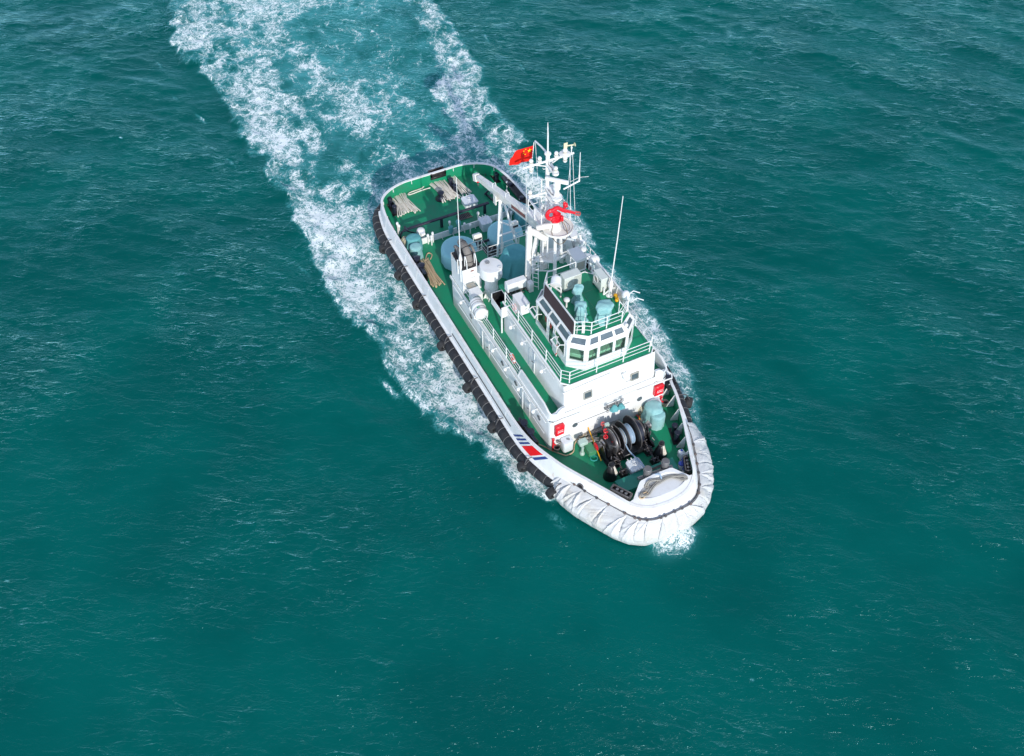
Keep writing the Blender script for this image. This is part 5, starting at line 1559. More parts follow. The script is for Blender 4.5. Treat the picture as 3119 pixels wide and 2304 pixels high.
wp(M().box(30.0, 30.35, 0.2, 1.0, ZD + 0.1, ZD + 0.6), 'drive_box', BLACK, bevel=0.03)
wp(M().box(30.0, 30.2, -0.9, -0.6, 3.3, 3.6), 'control_box', PGREEN, bevel=0.02)
# wheelhouse-side hawser that leads forward from the drum
def chain(p, q, n, parent, sag=0.0):
    p, q = Vector(p), Vector(q)
    d = (q - p) / n
    u = d.normalized()
    for i in range(n):
        c = p + d * (i + 0.5) - Vector((0, 0, sag * 4 * ((i + .5) / n) * (1 - (i + .5) / n)))
        sd = Vector((0, 1, 0)) if i % 2 else Vector((0, 0, 1))
        sd = (sd - u * sd.dot(u)).normalized()
        pts = [c + u * (0.62 * d.length * math.cos(a)) + sd * (0.055 * math.sin(a)) for a in [2 * math.pi * j / 8 for j in range(8)]]
        build(M().tube(pts, 0.02, 5, closed=True), 'chain_link', DSTEEL, parent)
chain((31.3, -0.85, 2.5), (32.95, -1.12, 2.05), 15, win, 0.06)
chain((31.4, 1.28, 2.5), (33.05, 1.2, 2.05), 14, win, 0.06)
def stopper(x, y):
    root = group_part('chain_stopper', (x, y, ZD), tug)
    mb = M().box(x - 0.28, x + 0.28, y - 0.26, y + 0.26, ZD, ZD + 0.08).box(x - 0.22, x + 0.2, y - 0.22, y - 0.1, ZD, ZD + 0.42).box(x - 0.22, x + 0.2, y + 0.1, y + 0.22, ZD, ZD + 0.42)
    build(mb, 'frame', BLACK, root, bevel=0.02)
    build(M().cyl((x - 0.1, y - 0.28, ZD + 0.36), (x - 0.1, y + 0.28, ZD + 0.36), 0.05, n=10).bar((x + 0.1, y, ZD + 0.25), (x + 0.3, y + 0.15, ZD + 0.5), 0.06), 'pawl', DSTEEL, root)
for p in ((33.0, -1.12), (33.1, 1.2), (32.1, -1.15), (32.2, 1.25)):
    stopper(*p)
# black hawse cones with a rope hung on each
for y in (-1.92, 1.8):
    root = group_part('hawse_cone', (32.72, y, ZD), tug)
    build(M().lathe((32.72, y, ZD), [(0.46, 0), (0.45, 0.12), (0.36, 0.5), (0.20, 1.02), (0.14, 1.08), (0.13, 1.2), (0.17, 1.22), (0.17, 1.38), (0.08, 1.42)], 24), 'cone', BLACK, root)
    build(M().torus((32.72, y, ZD + 1.22), 0.17, 0.03, (0, 0, 1), 16, 6), 'clamp', DSTEEL, root)
# foredeck hatch
hatch(32.98, -0.28, ZD, 0.78, 0.86, 0.52, BOXW)
# towing bitt: two posts and a cross bar on the green platform
root = group_part('fore_platform', (33.9, 0.1, ZD), tug)
build(M().prism([(33.40, -2.02), (34.42, -1.92), (34.42, 2.12), (33.45, 2.25)], ZD, ZD + 0.42), 'platform', mat('platform_green_paint', (0.02, 0.25, 0.18), 0.5, dirt=(0.03, 0.17, 0.13), dirt_amt=0.5), root, bevel=0.015)
root = group_part('towing_bitt', (34.25, 0.42, ZD), tug)
for y in (-0.23, 1.07):
    build(M().lathe((34.24, y, ZD + 0.3), [(0.25, 0), (0.25, 1.38), (0.22, 1.41)], 24), 'post', BITT, root)
    build(M().torus((34.24, y, ZD + 1.5), 0.255, 0.02, (0, 0, 1), 24, 5), 'rim', STEEL, root)
build(M().cyl((34.14, -0.82, ZD + 0.82), (34.30, 1.62, ZD + 0.82), 0.13, n=16), 'cross_bar', STEEL, root)
build(M().slab([(34.38, -0.3, ZD + 0.4), (34.38, 1.12, ZD + 0.4), (34.38, 1.12, ZD + 1.2), (34.38, -0.3, ZD + 1.2)], (0.06, 0, 0)).torus((34.46, 0.42, ZD + 0.85), 0.2, 0.05, (1, 0, 0), 18, 6), 'web_plate', STEEL, root, bevel=0.01)
build(M().slab([(34.02, -0.1, ZD + 1.12), (34.02, 0.98, ZD + 1.12), (34.2, 0.98, ZD + 1.16), (34.2, -0.1, ZD + 1.16)], (0, 0, 0.04)), 'wear_plate', DARK, root)
# starboard bow fairlead let into the rail, port one beside the drums
def bow_fairlead(a, b, nin, name='fairlead'):
    a, b = Vector(a), Vector(b)
    nin = Vector(nin).normalized()
    root = group_part(name, (a + b) / 2, tug)
    mb = M()
    d = (b - a).normalized()
    mb.slab([a, b, b + nin * 0.45, a + nin * 0.45], (0, 0, 0.10))
    mb.slab([a, b, b + nin * 0.08, a + nin * 0.08], (0, 0, 0.42)).slab([a + nin * 0.37, b + nin * 0.37, b + nin * 0.45, a + nin * 0.45], (0, 0, 0.42))
    mb.slab([a, a + d * 0.10, a + d * 0.10 + nin * 0.45, a + nin * 0.45], (0, 0, 0.42)).slab([b - d * 0.1, b, b + nin * 0.45, b - d * 0.1 + nin * 0.45], (0, 0, 0.42))
    build(mb, 'frame', DSTEEL, root, bevel=0.015)
    L = (b - a).length
    for f in (0.3, 0.52, 0.74):
        p = a.lerp(b, f) + nin * 0.22
        build(M().lathe(p + Vector((0, 0, 0.1)), [(0.09, 0), (0.07, 0.05), (0.07, 0.26), (0.10, 0.3), (0.05, 0.33)], 14), 'roller', BITT, root)
    return root
bow_fairlead((34.25, -2.95, 2.72), (35.45, -2.26, 2.76), (-0.5, 0.86, 0))
bow_fairlead((34.1, 3.12, 2.2), (35.2, 2.55, 2.3), (-0.45, -0.9, 0))
bitts(31.55, 3.62, 32.15, 3.42, ZD, 0.78, 0.17, True)
# starboard side bollard and roller chock by the stripes
root = group_part('side_bollard', (27.8, -5.2, ZD), tug)
mb = M().slab([(26.75, -5.62, 2.75), (28.85, -5.48, 2.85), (28.85, -5.0, 2.62), (26.75, -5.1, 2.55)], (0, 0, 0.12))
mb.slab([(26.75, -5.2, ZD), (28.8, -5.1, ZD), (28.8, -5.0, ZD), (26.75, -5.1, ZD)], (0, 0, 0.85))
build(mb, 'frame', BLACK, root, bevel=0.02)
for x, y in ((27.25, -5.25), (28.1, -5.2)):
    build(M().lathe((x, y, 2.6), [(0.19, 0), (0.19, 0.42), (0.24, 0.44), (0.24, 0.54), (0.19, 0.56)], 16), 'post', NAVYBLK, root)
build(M().cyl((26.7, -5.32, 2.92), (28.9, -5.25, 2.98), 0.09, n=12), 'bar', NAVYBLK, root)
root = group_part('side_bollard', (10.0, -5.2, ZD), tug)
build(M().slab([(9.1, -5.5, 2.7), (11.0, -5.52, 2.7), (11.0, -5.05, 2.5), (9.1, -5.0, 2.5)], (0, 0, 0.12)).slab([(9.1, -5.1, ZD), (11.0, -5.1, ZD), (11.0, -5.0, ZD), (9.1, -5.0, ZD)], (0, 0, 0.8)), 'frame', BLACK, root, bevel=0.02)
for x in (9.55, 10.4):
    build(M().lathe((x, -5.2, 2.55), [(0.19, 0), (0.19, 0.42), (0.24, 0.44), (0.24, 0.54), (0.19, 0.56)], 16), 'post', NAVYBLK, root)
build(M().cyl((10.6, -5.3, 2.85), (11.2, -5.3, 2.9), 0.12, n=12).cyl((9.0, -5.3, 2.8), (9.5, -5.3, 2.85), 0.1, n=12), 'bar', NAVYBLK, root)
for s in (1,):
    root = group_part('side_bollard', (27.3, 5.1, ZD), tug)
    build(M().slab([(26.6, 5.6, 2.75), (28.9, 5.5, 2.85), (28.9, 4.8, 2.62), (26.6, 4.95, 2.55)], (0, 0, 0.14)), 'frame', BLACK, root, bevel=0.02)
    for x in (27.2, 28.2):
        build(M().lathe((x, 5.15, 2.6), [(0.2, 0), (0.2, 0.42), (0.25, 0.44), (0.25, 0.54), (0.19, 0.56)], 16), 'post', NAVYBLK, root)
    root = group_part('side_bollard', (5.8, 5.15, ZD), tug)
    build(M().slab([(3.2, 5.42, 2.75), (7.6, 5.42, 2.75), (7.6, 5.0, 2.55), (3.2, 4.98, 2.55)], (0, 0, 0.14)), 'frame', BLACK, root, bevel=0.02)
    for x in (4.6, 6.6):
        build(M().lathe((x, 5.15, 2.55), [(0.16, 0), (0.16, 0.30), (0.2, 0.32), (0.2, 0.40), (0.15, 0.42)], 16), 'post', NAVYBLK, root)
# small freeing-port roller chocks on the starboard rail
for x in (5.05, 22.1, 25.6):
    y = float(np.interp(x, [p[0] for p in T2], [p[1] for p in T2]))
    build(M().torus((x, -y + 0.22, 2.55), 0.26, 0.06, (0, 1, 0), 20, 7), 'panama_chock', DSTEEL, tug)
build(M().torus(side_pt(32.9, 0.45, -1, 0.0), 0.19, 0.05, (0.45, -0.85, 0.3), 20, 7), 'hawse_hole', DSTEEL, tug)
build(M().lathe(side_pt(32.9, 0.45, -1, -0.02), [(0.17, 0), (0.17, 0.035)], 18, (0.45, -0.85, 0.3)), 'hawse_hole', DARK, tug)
# mushroom vent boxes either side at the foot of the house front
root = group_part('tank_vent', (29.5, -3.4, ZD), tug)
build(M().prism(rounded(29.25, 29.88, -3.72, -2.98, 0.14, 4), ZD + 0.1, ZD + 1.0), 'tank', BOXW, root, bevel=0.04, segs=2)
build(M().prism(rounded(29.4, 29.75, -3.6, -3.1, 0.1, 4), ZD, ZD + 0.12).cyl((29.5, -3.78, ZD + 0.85), (29.35, -3.98, ZD + 0.95), 0.09, n=10).bar((29.5, -3.35, ZD + 1.02), (29.65, -3.2, ZD + 1.08), 0.05), 'fitting', DSTEEL, root)
root = group_part('tank_vent', (29.45, 3.3, ZD), tug)
build(M().lathe((29.45, 3.3, ZD), [(0.36, 0), (0.36, 0.75), (0.48, 0.78), (0.48, 1.05), (0.42, 1.14), (0, 1.2)], 26), 'tank', BOXW, root)
build(M().bar((29.5, 3.6, ZD + 1.2), (29.7, 3.45, ZD + 1.24), 0.06), 'fitting', WHITE2, root)
# red hydrants
for x, y, h in ((29.28, -4.2, 1.2), (29.3, 3.95, 1.1)):
    root = group_part('hydrant', (x, y, ZD), tug)
    build(M().cyl((x, y, ZD), (x, y, ZD + h), 0.06, n=10).cyl((x, y, ZD + h * 0.62), (x + 0.16, y + 0.12, ZD + h * 0.6), 0.05, n=8), 'pipe', RED, root)
    build(M().torus((x, y, ZD + h), 0.10, 0.022, (0, 0, 1), 12, 5).bar((x - 0.1, y, ZD + h), (x + 0.1, y, ZD + h), 0.025), 'hand_wheel', RED, root)
# pale green control stand on its green cabinet
root = group_part('control_stand', (30.2, -2.4, ZD), tug)
build(M().box(29.9, 30.32, -2.78, -2.18, ZD + 0.72, ZD + 1.02), 'console', PGREEN, root, bevel=0.04)
build(M().cyl((30.36, -2.62, ZD), (30.36, -2.62, ZD + 0.72), 0.09, n=12).lathe((30.36, -2.62, ZD), [(0.17, 0), (0.17, 0.12), (0.1, 0.2)], 14), 'stem', PGREEN, root)
build(M().box(30.12, 30.86, -2.4, -1.85, ZD + 0.1, ZD + 0.55).cyl((30.8, -2.35, ZD), (30.8, -2.35, ZD + 0.2), 0.04, n=8).cyl((30.2, -1.9, ZD), (30.2, -1.9, ZD + 0.2), 0.04, n=8), 'cabinet', GREEN2, root, bevel=0.02)
# valve manifold on the front wall and its flood light
root = group_part('valve_manifold', (29.4, 0.2, 4.2), tug)
mb = M()
for z in (4.35, 4.12):
    mb.tube([(29.35, -0.5, z), (29.35, 0.75, z)], 0.04, 8)
mb.box(29.18, 29.34, -0.5, 0.5, 4.0, 4.05)
build(mb, 'pipe', STEEL, root)
for y, z in ((-0.42, 4.42), (0.30, 4.4), (0.68, 4.5), (-0.35, 3.98)):
    build(M().torus((29.45, y, z), 0.12, 0.025, (1, 0, 0.5), 14, 5).cyl((29.3, y, z), (29.47, y, z), 0.05, n=8), 'hand_wheel', STEEL, root)
for y, z in ((0.12, 4.05), (0.66, 3.98)):
    build(drape(M(), (29.46, y, z - 0.25), 0.19, 0.22, 0.42, 6, 0.08, int(y * 50)), 'canvas_cover', TEAL, root, smooth=60)
root = group_part('flood_light', (28.95, 0.95, 6.1), tug)
build(M().bar((28.86, 0.85, 6.72), (29.1, 0.9, 6.6), 0.07).box(28.84, 28.92, 0.68, 1.02, 6.62, 6.82), 'bracket', WHITE2, root)
build(M().cyl((28.98, 0.86, 6.62), (29.22, 1.05, 6.12), 0.17, 0.22, n=16), 'housing', WHITE2, root)
build(M().cyl((29.22, 1.05, 6.125), (29.24, 1.066, 6.085), 0.20, n=16), 'lens', DARK, root)

# roof gear of the wheelhouse
root = group_part('search_light', (23.8, -1.35, ZR), tug)
build(M().tube(crom([(23.9, -1.75, ZR), (23.9, -1.75, ZR + 0.7), (23.85, -1.7, ZR + 0.95)], 4), 0.05, 8).tube(crom([(24.05, -1.1, ZR), (24.05, -1.1, ZR + 0.7), (23.9, -1.2, ZR + 0.95)], 4), 0.06, 8).bar((23.6, -1.5, ZR + 0.78), (24.3, -1.3, ZR + 0.78), 0.08), 'stand', WHITE2, root)
a_ = Vector((0.72, -0.45, -0.35)).normalized()
c_ = Vector((23.78, -1.32, ZR + 1.22))
build(M().lathe(c_ - a_ * 0.25, [(0.12, -0.12), (0.28, -0.02), (0.33, 0.1), (0.34, 0.45), (0.36, 0.46), (0.36, 0.52), (0.30, 0.52)], 22, a_), 'housing', WHITE, root, smooth=45)
build(M().lathe(c_ + a_ * 0.24, [(0.30, 0), (0.30, 0.01)], 22, a_), 'lens', BRASS, root)
def dome(x, y, z, h, r, sq=1.0, legs=True):
    root = group_part('satellite_dome', (x, y, z), tug)
    if legs:
        mb = M()
        for a in range(4):
            an = 2 * math.pi * a / 4 + 0.4
            mb.bar((x + 0.2 * math.cos(an), y + 0.2 * math.sin(an), z), (x + 0.12 * math.cos(an), y + 0.12 * math.sin(an), z + h - r * sq), 0.05)
        build(mb, 'stand', WHITE2, root)
    build(M().lathe((x, y, z + h - r * sq), [(r * 0.75, -r * 0.55 * sq), (r * 0.97, -r * 0.4 * sq), (r, 0), (r * 0.92, r * 0.42 * sq), (r * 0.7, r * 0.74 * sq), (r * 0.38, r * 0.94 * sq), (0, r * sq)], 28), 'radome', WHITE, root, smooth=60)
dome(20.75, 3.35, ZW, 1.55, 0.36, 0.8)
dome(26.45, 2.15, ZR, 1.15, 0.27, 1.35)
build(M().cyl((25.02, -1.22, ZR), (25.02, -1.22, ZR + 0.6), 0.06, n=10), 'aerial_stem', WHITE2, tug)
build(M().lathe((25.02, -1.22, ZR + 0.58), [(0.05, 0), (0.2, 0.04), (0.21, 0.1), (0.15, 0.17), (0, 0.2)], 20), 'receiver_dome', WHITE, tug, smooth=60)
build(M().cyl((27.45, -1.35, ZR), (27.45, -1.35, ZR + 0.7), 0.05, n=8).cyl((27.45, -1.35, ZR + 0.7), (27.45, -1.35, ZR + 1.75), 0.022, 0.016, n=7), 'stub_aerial', WHITE2, tug)
build(M().lathe((25.31, 1.74, ZR), [(0.3, 0), (0.2, 0.06), (0.12, 0.12), (0.12, 0.8), (0.16, 0.82), (0.16, 1.0), (0.08, 1.3)], 14).bar((25.1, 1.4, ZR), (25.3, 1.7, ZR + 0.5), 0.08).cyl((25.1, 1.42, ZR), (25.1, 1.42, ZR + 0.55), 0.06, n=8).bar((25.3, 1.74, ZR + 0.6), (25.4, 2.05, ZR + 0.6), 0.07), 'aerial_mount', WHITE2, tug)
build(M().tube([(25.31, 1.74, ZR + 1.2), (25.38, 1.83, 14.5), (25.42, 1.88, 17.7)], [0.04, 0.034, 0.022], 8), 'whip_aerial', WHITE2, tug)
mb = M()
for y in (1.35, 2.0):
    mb.bar((27.0, y, ZR), (27.0, y, ZR + 1.15), 0.05)
mb.bar((27.0, 1.35, ZR + 0.1), (27.0, 2.0, ZR + 1.1), 0.04).bar((27.0, 2.0, ZR + 0.1), (27.0, 1.35, ZR + 1.1), 0.04)
mb.tube([(27.2, 2.05, ZR + 0.9), (27.3, 2.4, ZR + 1.2), (27.6, 2.7, ZR + 1.15)], 0.035, 6).tube([(26.6, 2.1, ZR + 0.9), (26.7, 2.5, ZR + 1.25), (27.0, 2.8, ZR + 1.2)], 0.035, 6)
build(mb, 'aerial_frame', WHITE2, tug)
for x, y in ((27.3, -2.1), (28.05, 1.3)):
    build(M().lathe((x, y, 9.72), [(0.1, 0), (0.13, 0.05), (0.13, 0.16), (0.05, 0.22)], 12), 'roof_lamp', WHITE2, tug)
# ventilation casings abaft the wheelhouse, to port
build(M().box(18.95, 20.2, 2.2, 3.1, ZW, ZW + 1.15), 'vent_casing', WHITE, tug, bevel=0.03)
build(M().slab([(20.21, 2.35, ZW + 0.2), (20.21, 2.95, ZW + 0.2), (20.21, 2.95, ZW + 0.9), (20.21, 2.35, ZW + 0.9)], (0.015, 0, 0)), 'louvre', GRILLE, tug)
build(M().lathe((18.2, 4.4, ZB), [(0.3, 0), (0.3, 1.2), (0.42, 1.3), (0.42, 1.7), (0.2, 1.85)], 20), 'mushroom_vent', WHITE2, tug)
build(M().lathe((17.3, 4.5, ZB), [(0.22, 0), (0.22, 1.4), (0.3, 1.45), (0.3, 1.75), (0.1, 1.85)], 18).tube(crom([(16.9, 4.2, ZB), (16.9, 4.2, 6.4), (17.1, 4.3, 6.9), (17.5, 4.4, 6.9)], 4), 0.22, 12), 'cowl_vent', WHITE2, tug)
for k in range(3):
    pts = [(16.2 + 0.2 * k, 3.2, 6.9), (16.9, 3.6 + 0.2 * k, 7.5 - 0.2 * k), (17.6, 3.6, 6.5), (17.7, 3.3, 5.6)]
    build(M().tube(crom(pts, 6), 0.02, 5), 'cable', DSTEEL, tug)

# ================================================================== loose things on and around the tug
# white tarpaulin wrapped round the bow fender
ins = [(31.55, 4.78), (32.6, 4.42), (33.6, 3.95), (34.4, 3.52), (35.2, 3.08), (36.0, 2.62), (36.65, 2.1), (37.02, 1.4), (37.1, 0.6), (37.1, 0)]
ous = [(31.35, 5.75), (32.6, 5.55), (33.6, 5.18), (34.5, 4.78), (35.3, 4.42), (36.1, 3.88), (36.85, 3.15), (37.42, 2.2), (37.7, 1.1), (37.76, 0)]
def sym(h):
    return [(x, -y) for x, y in h] + [(x, y - 0.7 * pshift(x)) for x, y in reversed(h[:-1])]
ic = crom([(x, y, 0) for x, y in sym(ins)], 42)
rs = random.Random(4)
okn = [Vector((x, y, 0)) for x, y in sym(ous)]
okn = [p + Vector((p.x - 31, p.y, 0)).normalized() * rs.uniform(-0.10, 0.12) for p in okn]
oc = []
for a, b in zip(okn[:-1], okn[1:]):
    oc += [a.lerp(b, k / 42) for k in range(42)]
oc.append(okn[-1])
NU, NV = len(ic), 40
ties = []
u_ = 0.012
while u_ < 0.99:                              # where the cloth is tied up: folds fan out from each tie
    ties.append((u_, [(rs.uniform(-0.055, 0.055), rs.choice((-1, 1)) * rs.uniform(0.04, 0.11), rs.uniform(0.0022, 0.0045), rs.uniform(0.45, 1.0)) for _ in range(5)]))
    u_ += rs.uniform(0.035, 0.075)
vs_, fs_ = [], []
s_len = [0]
for a, b in zip(oc[:-1], oc[1:]):
    s_len.append(s_len[-1] + (b - a).length)
for i in range(NU):
    u = s_len[i] / s_len[-1]
    pi0, po0 = ic[i], oc[i]
    out_d = (po0 - pi0)
    wid = out_d.length
    out_d = out_d / wid
    for j in range(NV + 1):
        v = j / NV
        if v < 0.62:
            t = v / 0.62
            rr = wid * (0.55 * t + 0.45 * math.sin(t * math.pi / 2))
            z = 2.28 - 1.0 * (0.55 * t + 0.45 * (1 - math.cos(t * math.pi / 2)))
        else:
            t = (v - 0.62) / 0.38
            rr = wid * (1 - 0.30 * t * t)
            z = 1.28 - 0.95 * t
        q = Vector((pi0.x * 0.55 + rr * 0.5, pi0.y * 0.55 + rr * 0.35, v * 1.6))
        q = q + Vector((mnoise.noise(q * 1.7), mnoise.noise(q * 1.7 + Vector((9, 0, 0))), 0)) * 0.5
        n = (0.28 - abs(mnoise.noise(q)) * 1.3) * 0.07 + (0.28 - abs(mnoise.noise(q * 2.3 + Vector((3, 1, 0)))) * 1.4) * 0.055 + (0.25 - abs(mnoise.noise(q * 5.1))) * 0.04
        for ut, folds_ in ties:
            if abs(u - ut) > 0.09:
                continue
            for sl, am, wd, v1 in folds_:
                if v < v1:
                    dlt = abs(u - ut - sl * v)
                    n += am * math.exp(-dlt / (wd * (0.6 + 1.2 * v))) * min(1, (v1 - v) * 5)
        n *= min(1, v * 5)
        sag = 0.06 * math.sin(u * 61) * max(0, v - 0.55) + 0.06 * math.sin(u * 27 + 1) * max(0, v - 0.5)
        p = pi0 + out_d * (rr + n * (0.8 if v > 0.3 else 0.3))
        vs_.append((p.x, p.y, z + n * (0.9 if v < 0.5 else 0.35) + sag))
for i in range(NU - 1):
    for j in range(NV):
        a = i * (NV + 1) + j
        fs_.append((a, a + 1, a + NV + 2, a + NV + 1))
tb = M().add(vs_, fs_)
tarp = thing('tarpaulin', (34.9, 0, 1.3), 'creased white tarpaulin wrapped round the bow fender', 'tarpaulin')
sheet = build(tb, 'sheet', TARP, tarp, smooth=60, recalc=False)
lash = M().tube([p + Vector((0, 0, 2.33)) for p in ic], 0.035, 6)
build(lash, 'lashing_rope', DSTEEL, tarp)
for i in [int(k[0] * (NU - 1)) for k in ties if 12 < k[0] * (NU - 1) < NU - 12]:
    d = (ic[i + 1] - ic[i - 1]).normalized()
    for q in ((0,) if (i // 26) % 3 else (-0.16, 0.16)):
        c = ic[i] + Vector((0, 0, 2.34)) + d * q
        build(M().tube([c - d * 0.07, c + d * 0.07], 0.085, 8), 'lashing_knot', RUSTY if (i // 26) % 2 else DSTEEL, tarp)
build(M().tube([ic[i] + Vector((0, 0, 2.30)) for i in range(NU)], 0.06, 6), 'hem_roll', TARP, tarp)
# fender under the tarpaulin
fb2 = M()
mid = [(a * 0.75 + b * 0.25) + Vector((0, 0, 1.35)) for a, b in zip(ic, oc)]
fb2.tube(mid[20:-20], 0.3, 12)
build(fb2, 'bow_fender', RUBBER, tug, smooth=60)

# tyres hung along the side
def tyre(x, y, z, yaw, label, chain_to):
    t = thing('fender_tyre', (x, y, z), label, 'tyre', 'black tyres hung along the side fender')
    ax = Vector((math.cos(yaw), math.sin(yaw), -0.1)).normalized()
    prof = [(0.17, -0.22), (0.27, -0.26), (0.345, -0.24), (0.385, -0.18), (0.39, 0), (0.385, 0.18), (0.345, 0.24), (0.27, 0.26), (0.17, 0.22), (0.17, 0.15), (0.17, -0.15), (0.19, -0.22)]
    n = 28
    u_ = ax.orthogonal().normalized()
    w_ = ax.cross(u_)
    rings = [[Vector((x, y, z)) + ax * h + (u_ * math.cos(2 * math.pi * j / n) + w_ * math.sin(2 * math.pi * j / n)) * r for j in range(n)] for r, h in prof]
    build(M().loft(rings), 'tread', TYRE, t, smooth=50)
    build(M().tube([Vector((x, y, z)) - ax * 0.13, Vector((x, y, z)) + ax * 0.12], 0.175, 14), 'hole_shade', DARK, t)  # dark plug drawn for the shade inside the tyre's open middle
    p, q = Vector((x, y, z)) + ax * 0.18, Vector(chain_to)
    mid_ = p.lerp(q, 0.5) + Vector((0, -0.1 if y < 0 else 0.1, 0.38))
    k = crom([p, mid_, q], 6)
    for a, b in zip(k[:-1], k[1:]):
        build(M().tube([a, b + (b - a) * 0.25], 0.035, 6), 'chain_link', DSTEEL, t)
    return t
places = ['aftmost tyre on the starboard fender, beside the teal covered capstan', 'second tyre from the stern, beside the flaked tan rope', 'third tyre from the stern, beside the white funnel casing',
          'fourth tyre from the stern, beside the white liferaft canister', 'fifth tyre from the stern, beside the orange lifebuoy on the rail', 'sixth tyre from the stern, just aft of the black rail bollards', 'tyre right below the red painted stripe on the bulwark', 'tyre half hidden by the starboard end of the white tarpaulin']
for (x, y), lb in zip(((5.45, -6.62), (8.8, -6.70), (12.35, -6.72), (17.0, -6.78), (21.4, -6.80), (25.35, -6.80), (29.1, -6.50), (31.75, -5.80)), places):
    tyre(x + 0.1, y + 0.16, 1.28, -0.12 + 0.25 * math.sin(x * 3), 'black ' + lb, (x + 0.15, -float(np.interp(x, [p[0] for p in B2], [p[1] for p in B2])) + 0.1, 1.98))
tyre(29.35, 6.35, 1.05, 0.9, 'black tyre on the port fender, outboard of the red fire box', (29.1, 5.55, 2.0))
# ropes
def rope(name, mb, m, label, group=None, cat='rope'):
    return tag(build(mb, name, m, None, smooth=60), label, cat, group)
G = 'mooring ropes flaked out on deck'
mb = M()
flake(mb, (1.75, -3.3, 0), (0.85, 0.0, 0), (0.12, 1, 0), 1.25, 17, 0.095, 0.046, ZD, 1, [(0.55, -2.8, ZD + .05), (0.15, -3.2, ZD + .05), (0.35, -3.75, ZD + .05), (0.8, -3.6, ZD + .06)])
rope('mooring_rope', mb, ROPE, 'cream rope flaked beside the starboard stern bollard', G)
mb = M()
flake(mb, (1.62, 0.45, 0), (0.9, 0.06, 0), (0.1, 1, 0), 1.3, 17, 0.085, 0.046, ZD, 2, [(0.4, -0.3, ZD + .06), (0.62, -1.0, ZD + .04), (0.68, -2.0, ZD + .04), (0.82, -2.35, ZD + .04), (0.95, -2.2, ZD + .04), (0.88, -1.2, ZD + .05), (0.9, -0.4, ZD + .06)])
rope('mooring_rope', mb, ROPE, 'cream rope with a long eye flaked inboard of the middle stern bollard', G)
mb = M()
flake(mb, (1.55, 1.82, 0), (0.9, 0.1, 0), (0.1, 1, 0), 1.3, 8, 0.09, 0.046, ZD, 3, [(0.3, 1.55, ZD + .06), (0.35, 1.95, ZD + .06), (0.6, 1.75, ZD + .06)])
rope('mooring_rope', mb, ROPE, 'narrow cream rope flaked port of the middle stern bollard', G)
mb = M()
flake(mb, (10.3, -4.5, 0), (1, -0.02, 0), (0.1, 1, 0), 1.4, 10, 0.09, 0.048, ZD, 4, [(8.9, -4.3, ZD + .08), (8.3, -3.95, ZD + .06), (8.2, -3.7, ZD + .05), (8.5, -3.6, ZD + .05), (8.9, -3.9, ZD + .06)])
rope('mooring_rope', mb, TANROPE, 'tan rope flaked on the starboard side deck beside the rail bollard', G)
mb = M()
flake(mb, (29.35, -0.55, 0), (0.05, 1, 0), (1, 0, 0.1), 1.15, 7, 0.09, 0.05, ZD + 0.25, 5, [(29.2, -1.9, ZD + .4), (29.35, -2.3, ZD + .25), (29.55, -1.8, ZD + .3)])
rope('mooring_rope', mb, GREYROPE, 'weathered grey rope heaped between the house front and the winch', G)
mb = M()
flake(mb, (29.75, -1.75, 0), (0.1, 1, 0), (1, 0, 0), 0.55, 6, 0.10, 0.042, ZD + 0.12, 6)
rope('mooring_rope', mb, ROPE, 'cream rope bights beside the yellow pole', G)
mb = M()
for k, pts in enumerate(([(35.0, 0.35), (34.85, -0.45), (35.0, -0.75), (35.15, -0.55), (35.1, 0.1), (35.05, 0.7), (35.2, 1.15), (35.45, 1.45), (35.6, 1.55), (35.62, 1.75), (35.4, 1.7), (35.1, 1.1), (34.95, 0.6), (35.05, 0.0), (35.25, -0.5), (35.5, -0.95), (35.55, -1.3), (35.42, -1.42), (35.28, -1.15), (35.25, -0.7)],)):
    for ox, oy in ((0, 0), (0.09, 0.03), (0.04, -0.10)):
        mb.tube(crom([(x + ox, y + oy, (2.92 if 34.85 < x < 35.75 and -1.3 < y < 1.6 else capz(x) + 0.07) + 0.02 * (i % 3)) for i, (x, y) in enumerate(pts)], 6), 0.055, 7)
rope('mooring_rope', mb, GREYROPE, 'grey rope lying in curves on the white bow cap', G)
mb = M().tube(crom([(35.5, -0.95, 2.93), (35.62, -1.2, 2.95), (35.72, -1.5, 2.98), (35.6, -1.62, 3.02), (35.45, -1.45, 3.02), (35.38, -1.0, 2.93)], 6), 0.05, 7)
rope('mooring_rope', mb, TANROPE, 'short tan rope bight at the starboard end of the bow cap', G)
hz = ZD + 0.05
mb = M().tube(crom([(28.2, -4.98, hz), (28.5, -4.75, hz), (28.85, -4.5, hz), (29.25, -4.28, hz), (29.8, -3.86, hz), (30.05, -3.6, hz), (30.0, -3.1, hz), (29.62, -2.8, hz), (29.4, -2.6, hz), (29.25, -2.2, hz + .15), (29.3, -1.7, hz + .3)], 6), 0.045, 7)
rope('hose', mb, TANROPE, 'pale hose curving round the white vent tank on the foredeck', None, 'hose')
mb = M().tube(crom([(31.5, -0.15, 2.75), (31.9, -0.1, 2.5), (32.4, 0.0, 2.42), (32.8, 0.05, 2.5), (33.3, 0.1, 2.52), (33.8, -0.02, 2.6), (34.05, -0.1, 2.75), (34.4, -0.1, 2.95), (34.75, 0.3, 3.2), (35.0, 0.35, 2.93)], 6), 0.05, 7)
rope('hawser', mb, BLUEROPE, 'pale blue hawser led from the winch drum over the white hatch to the bow', None, 'rope')
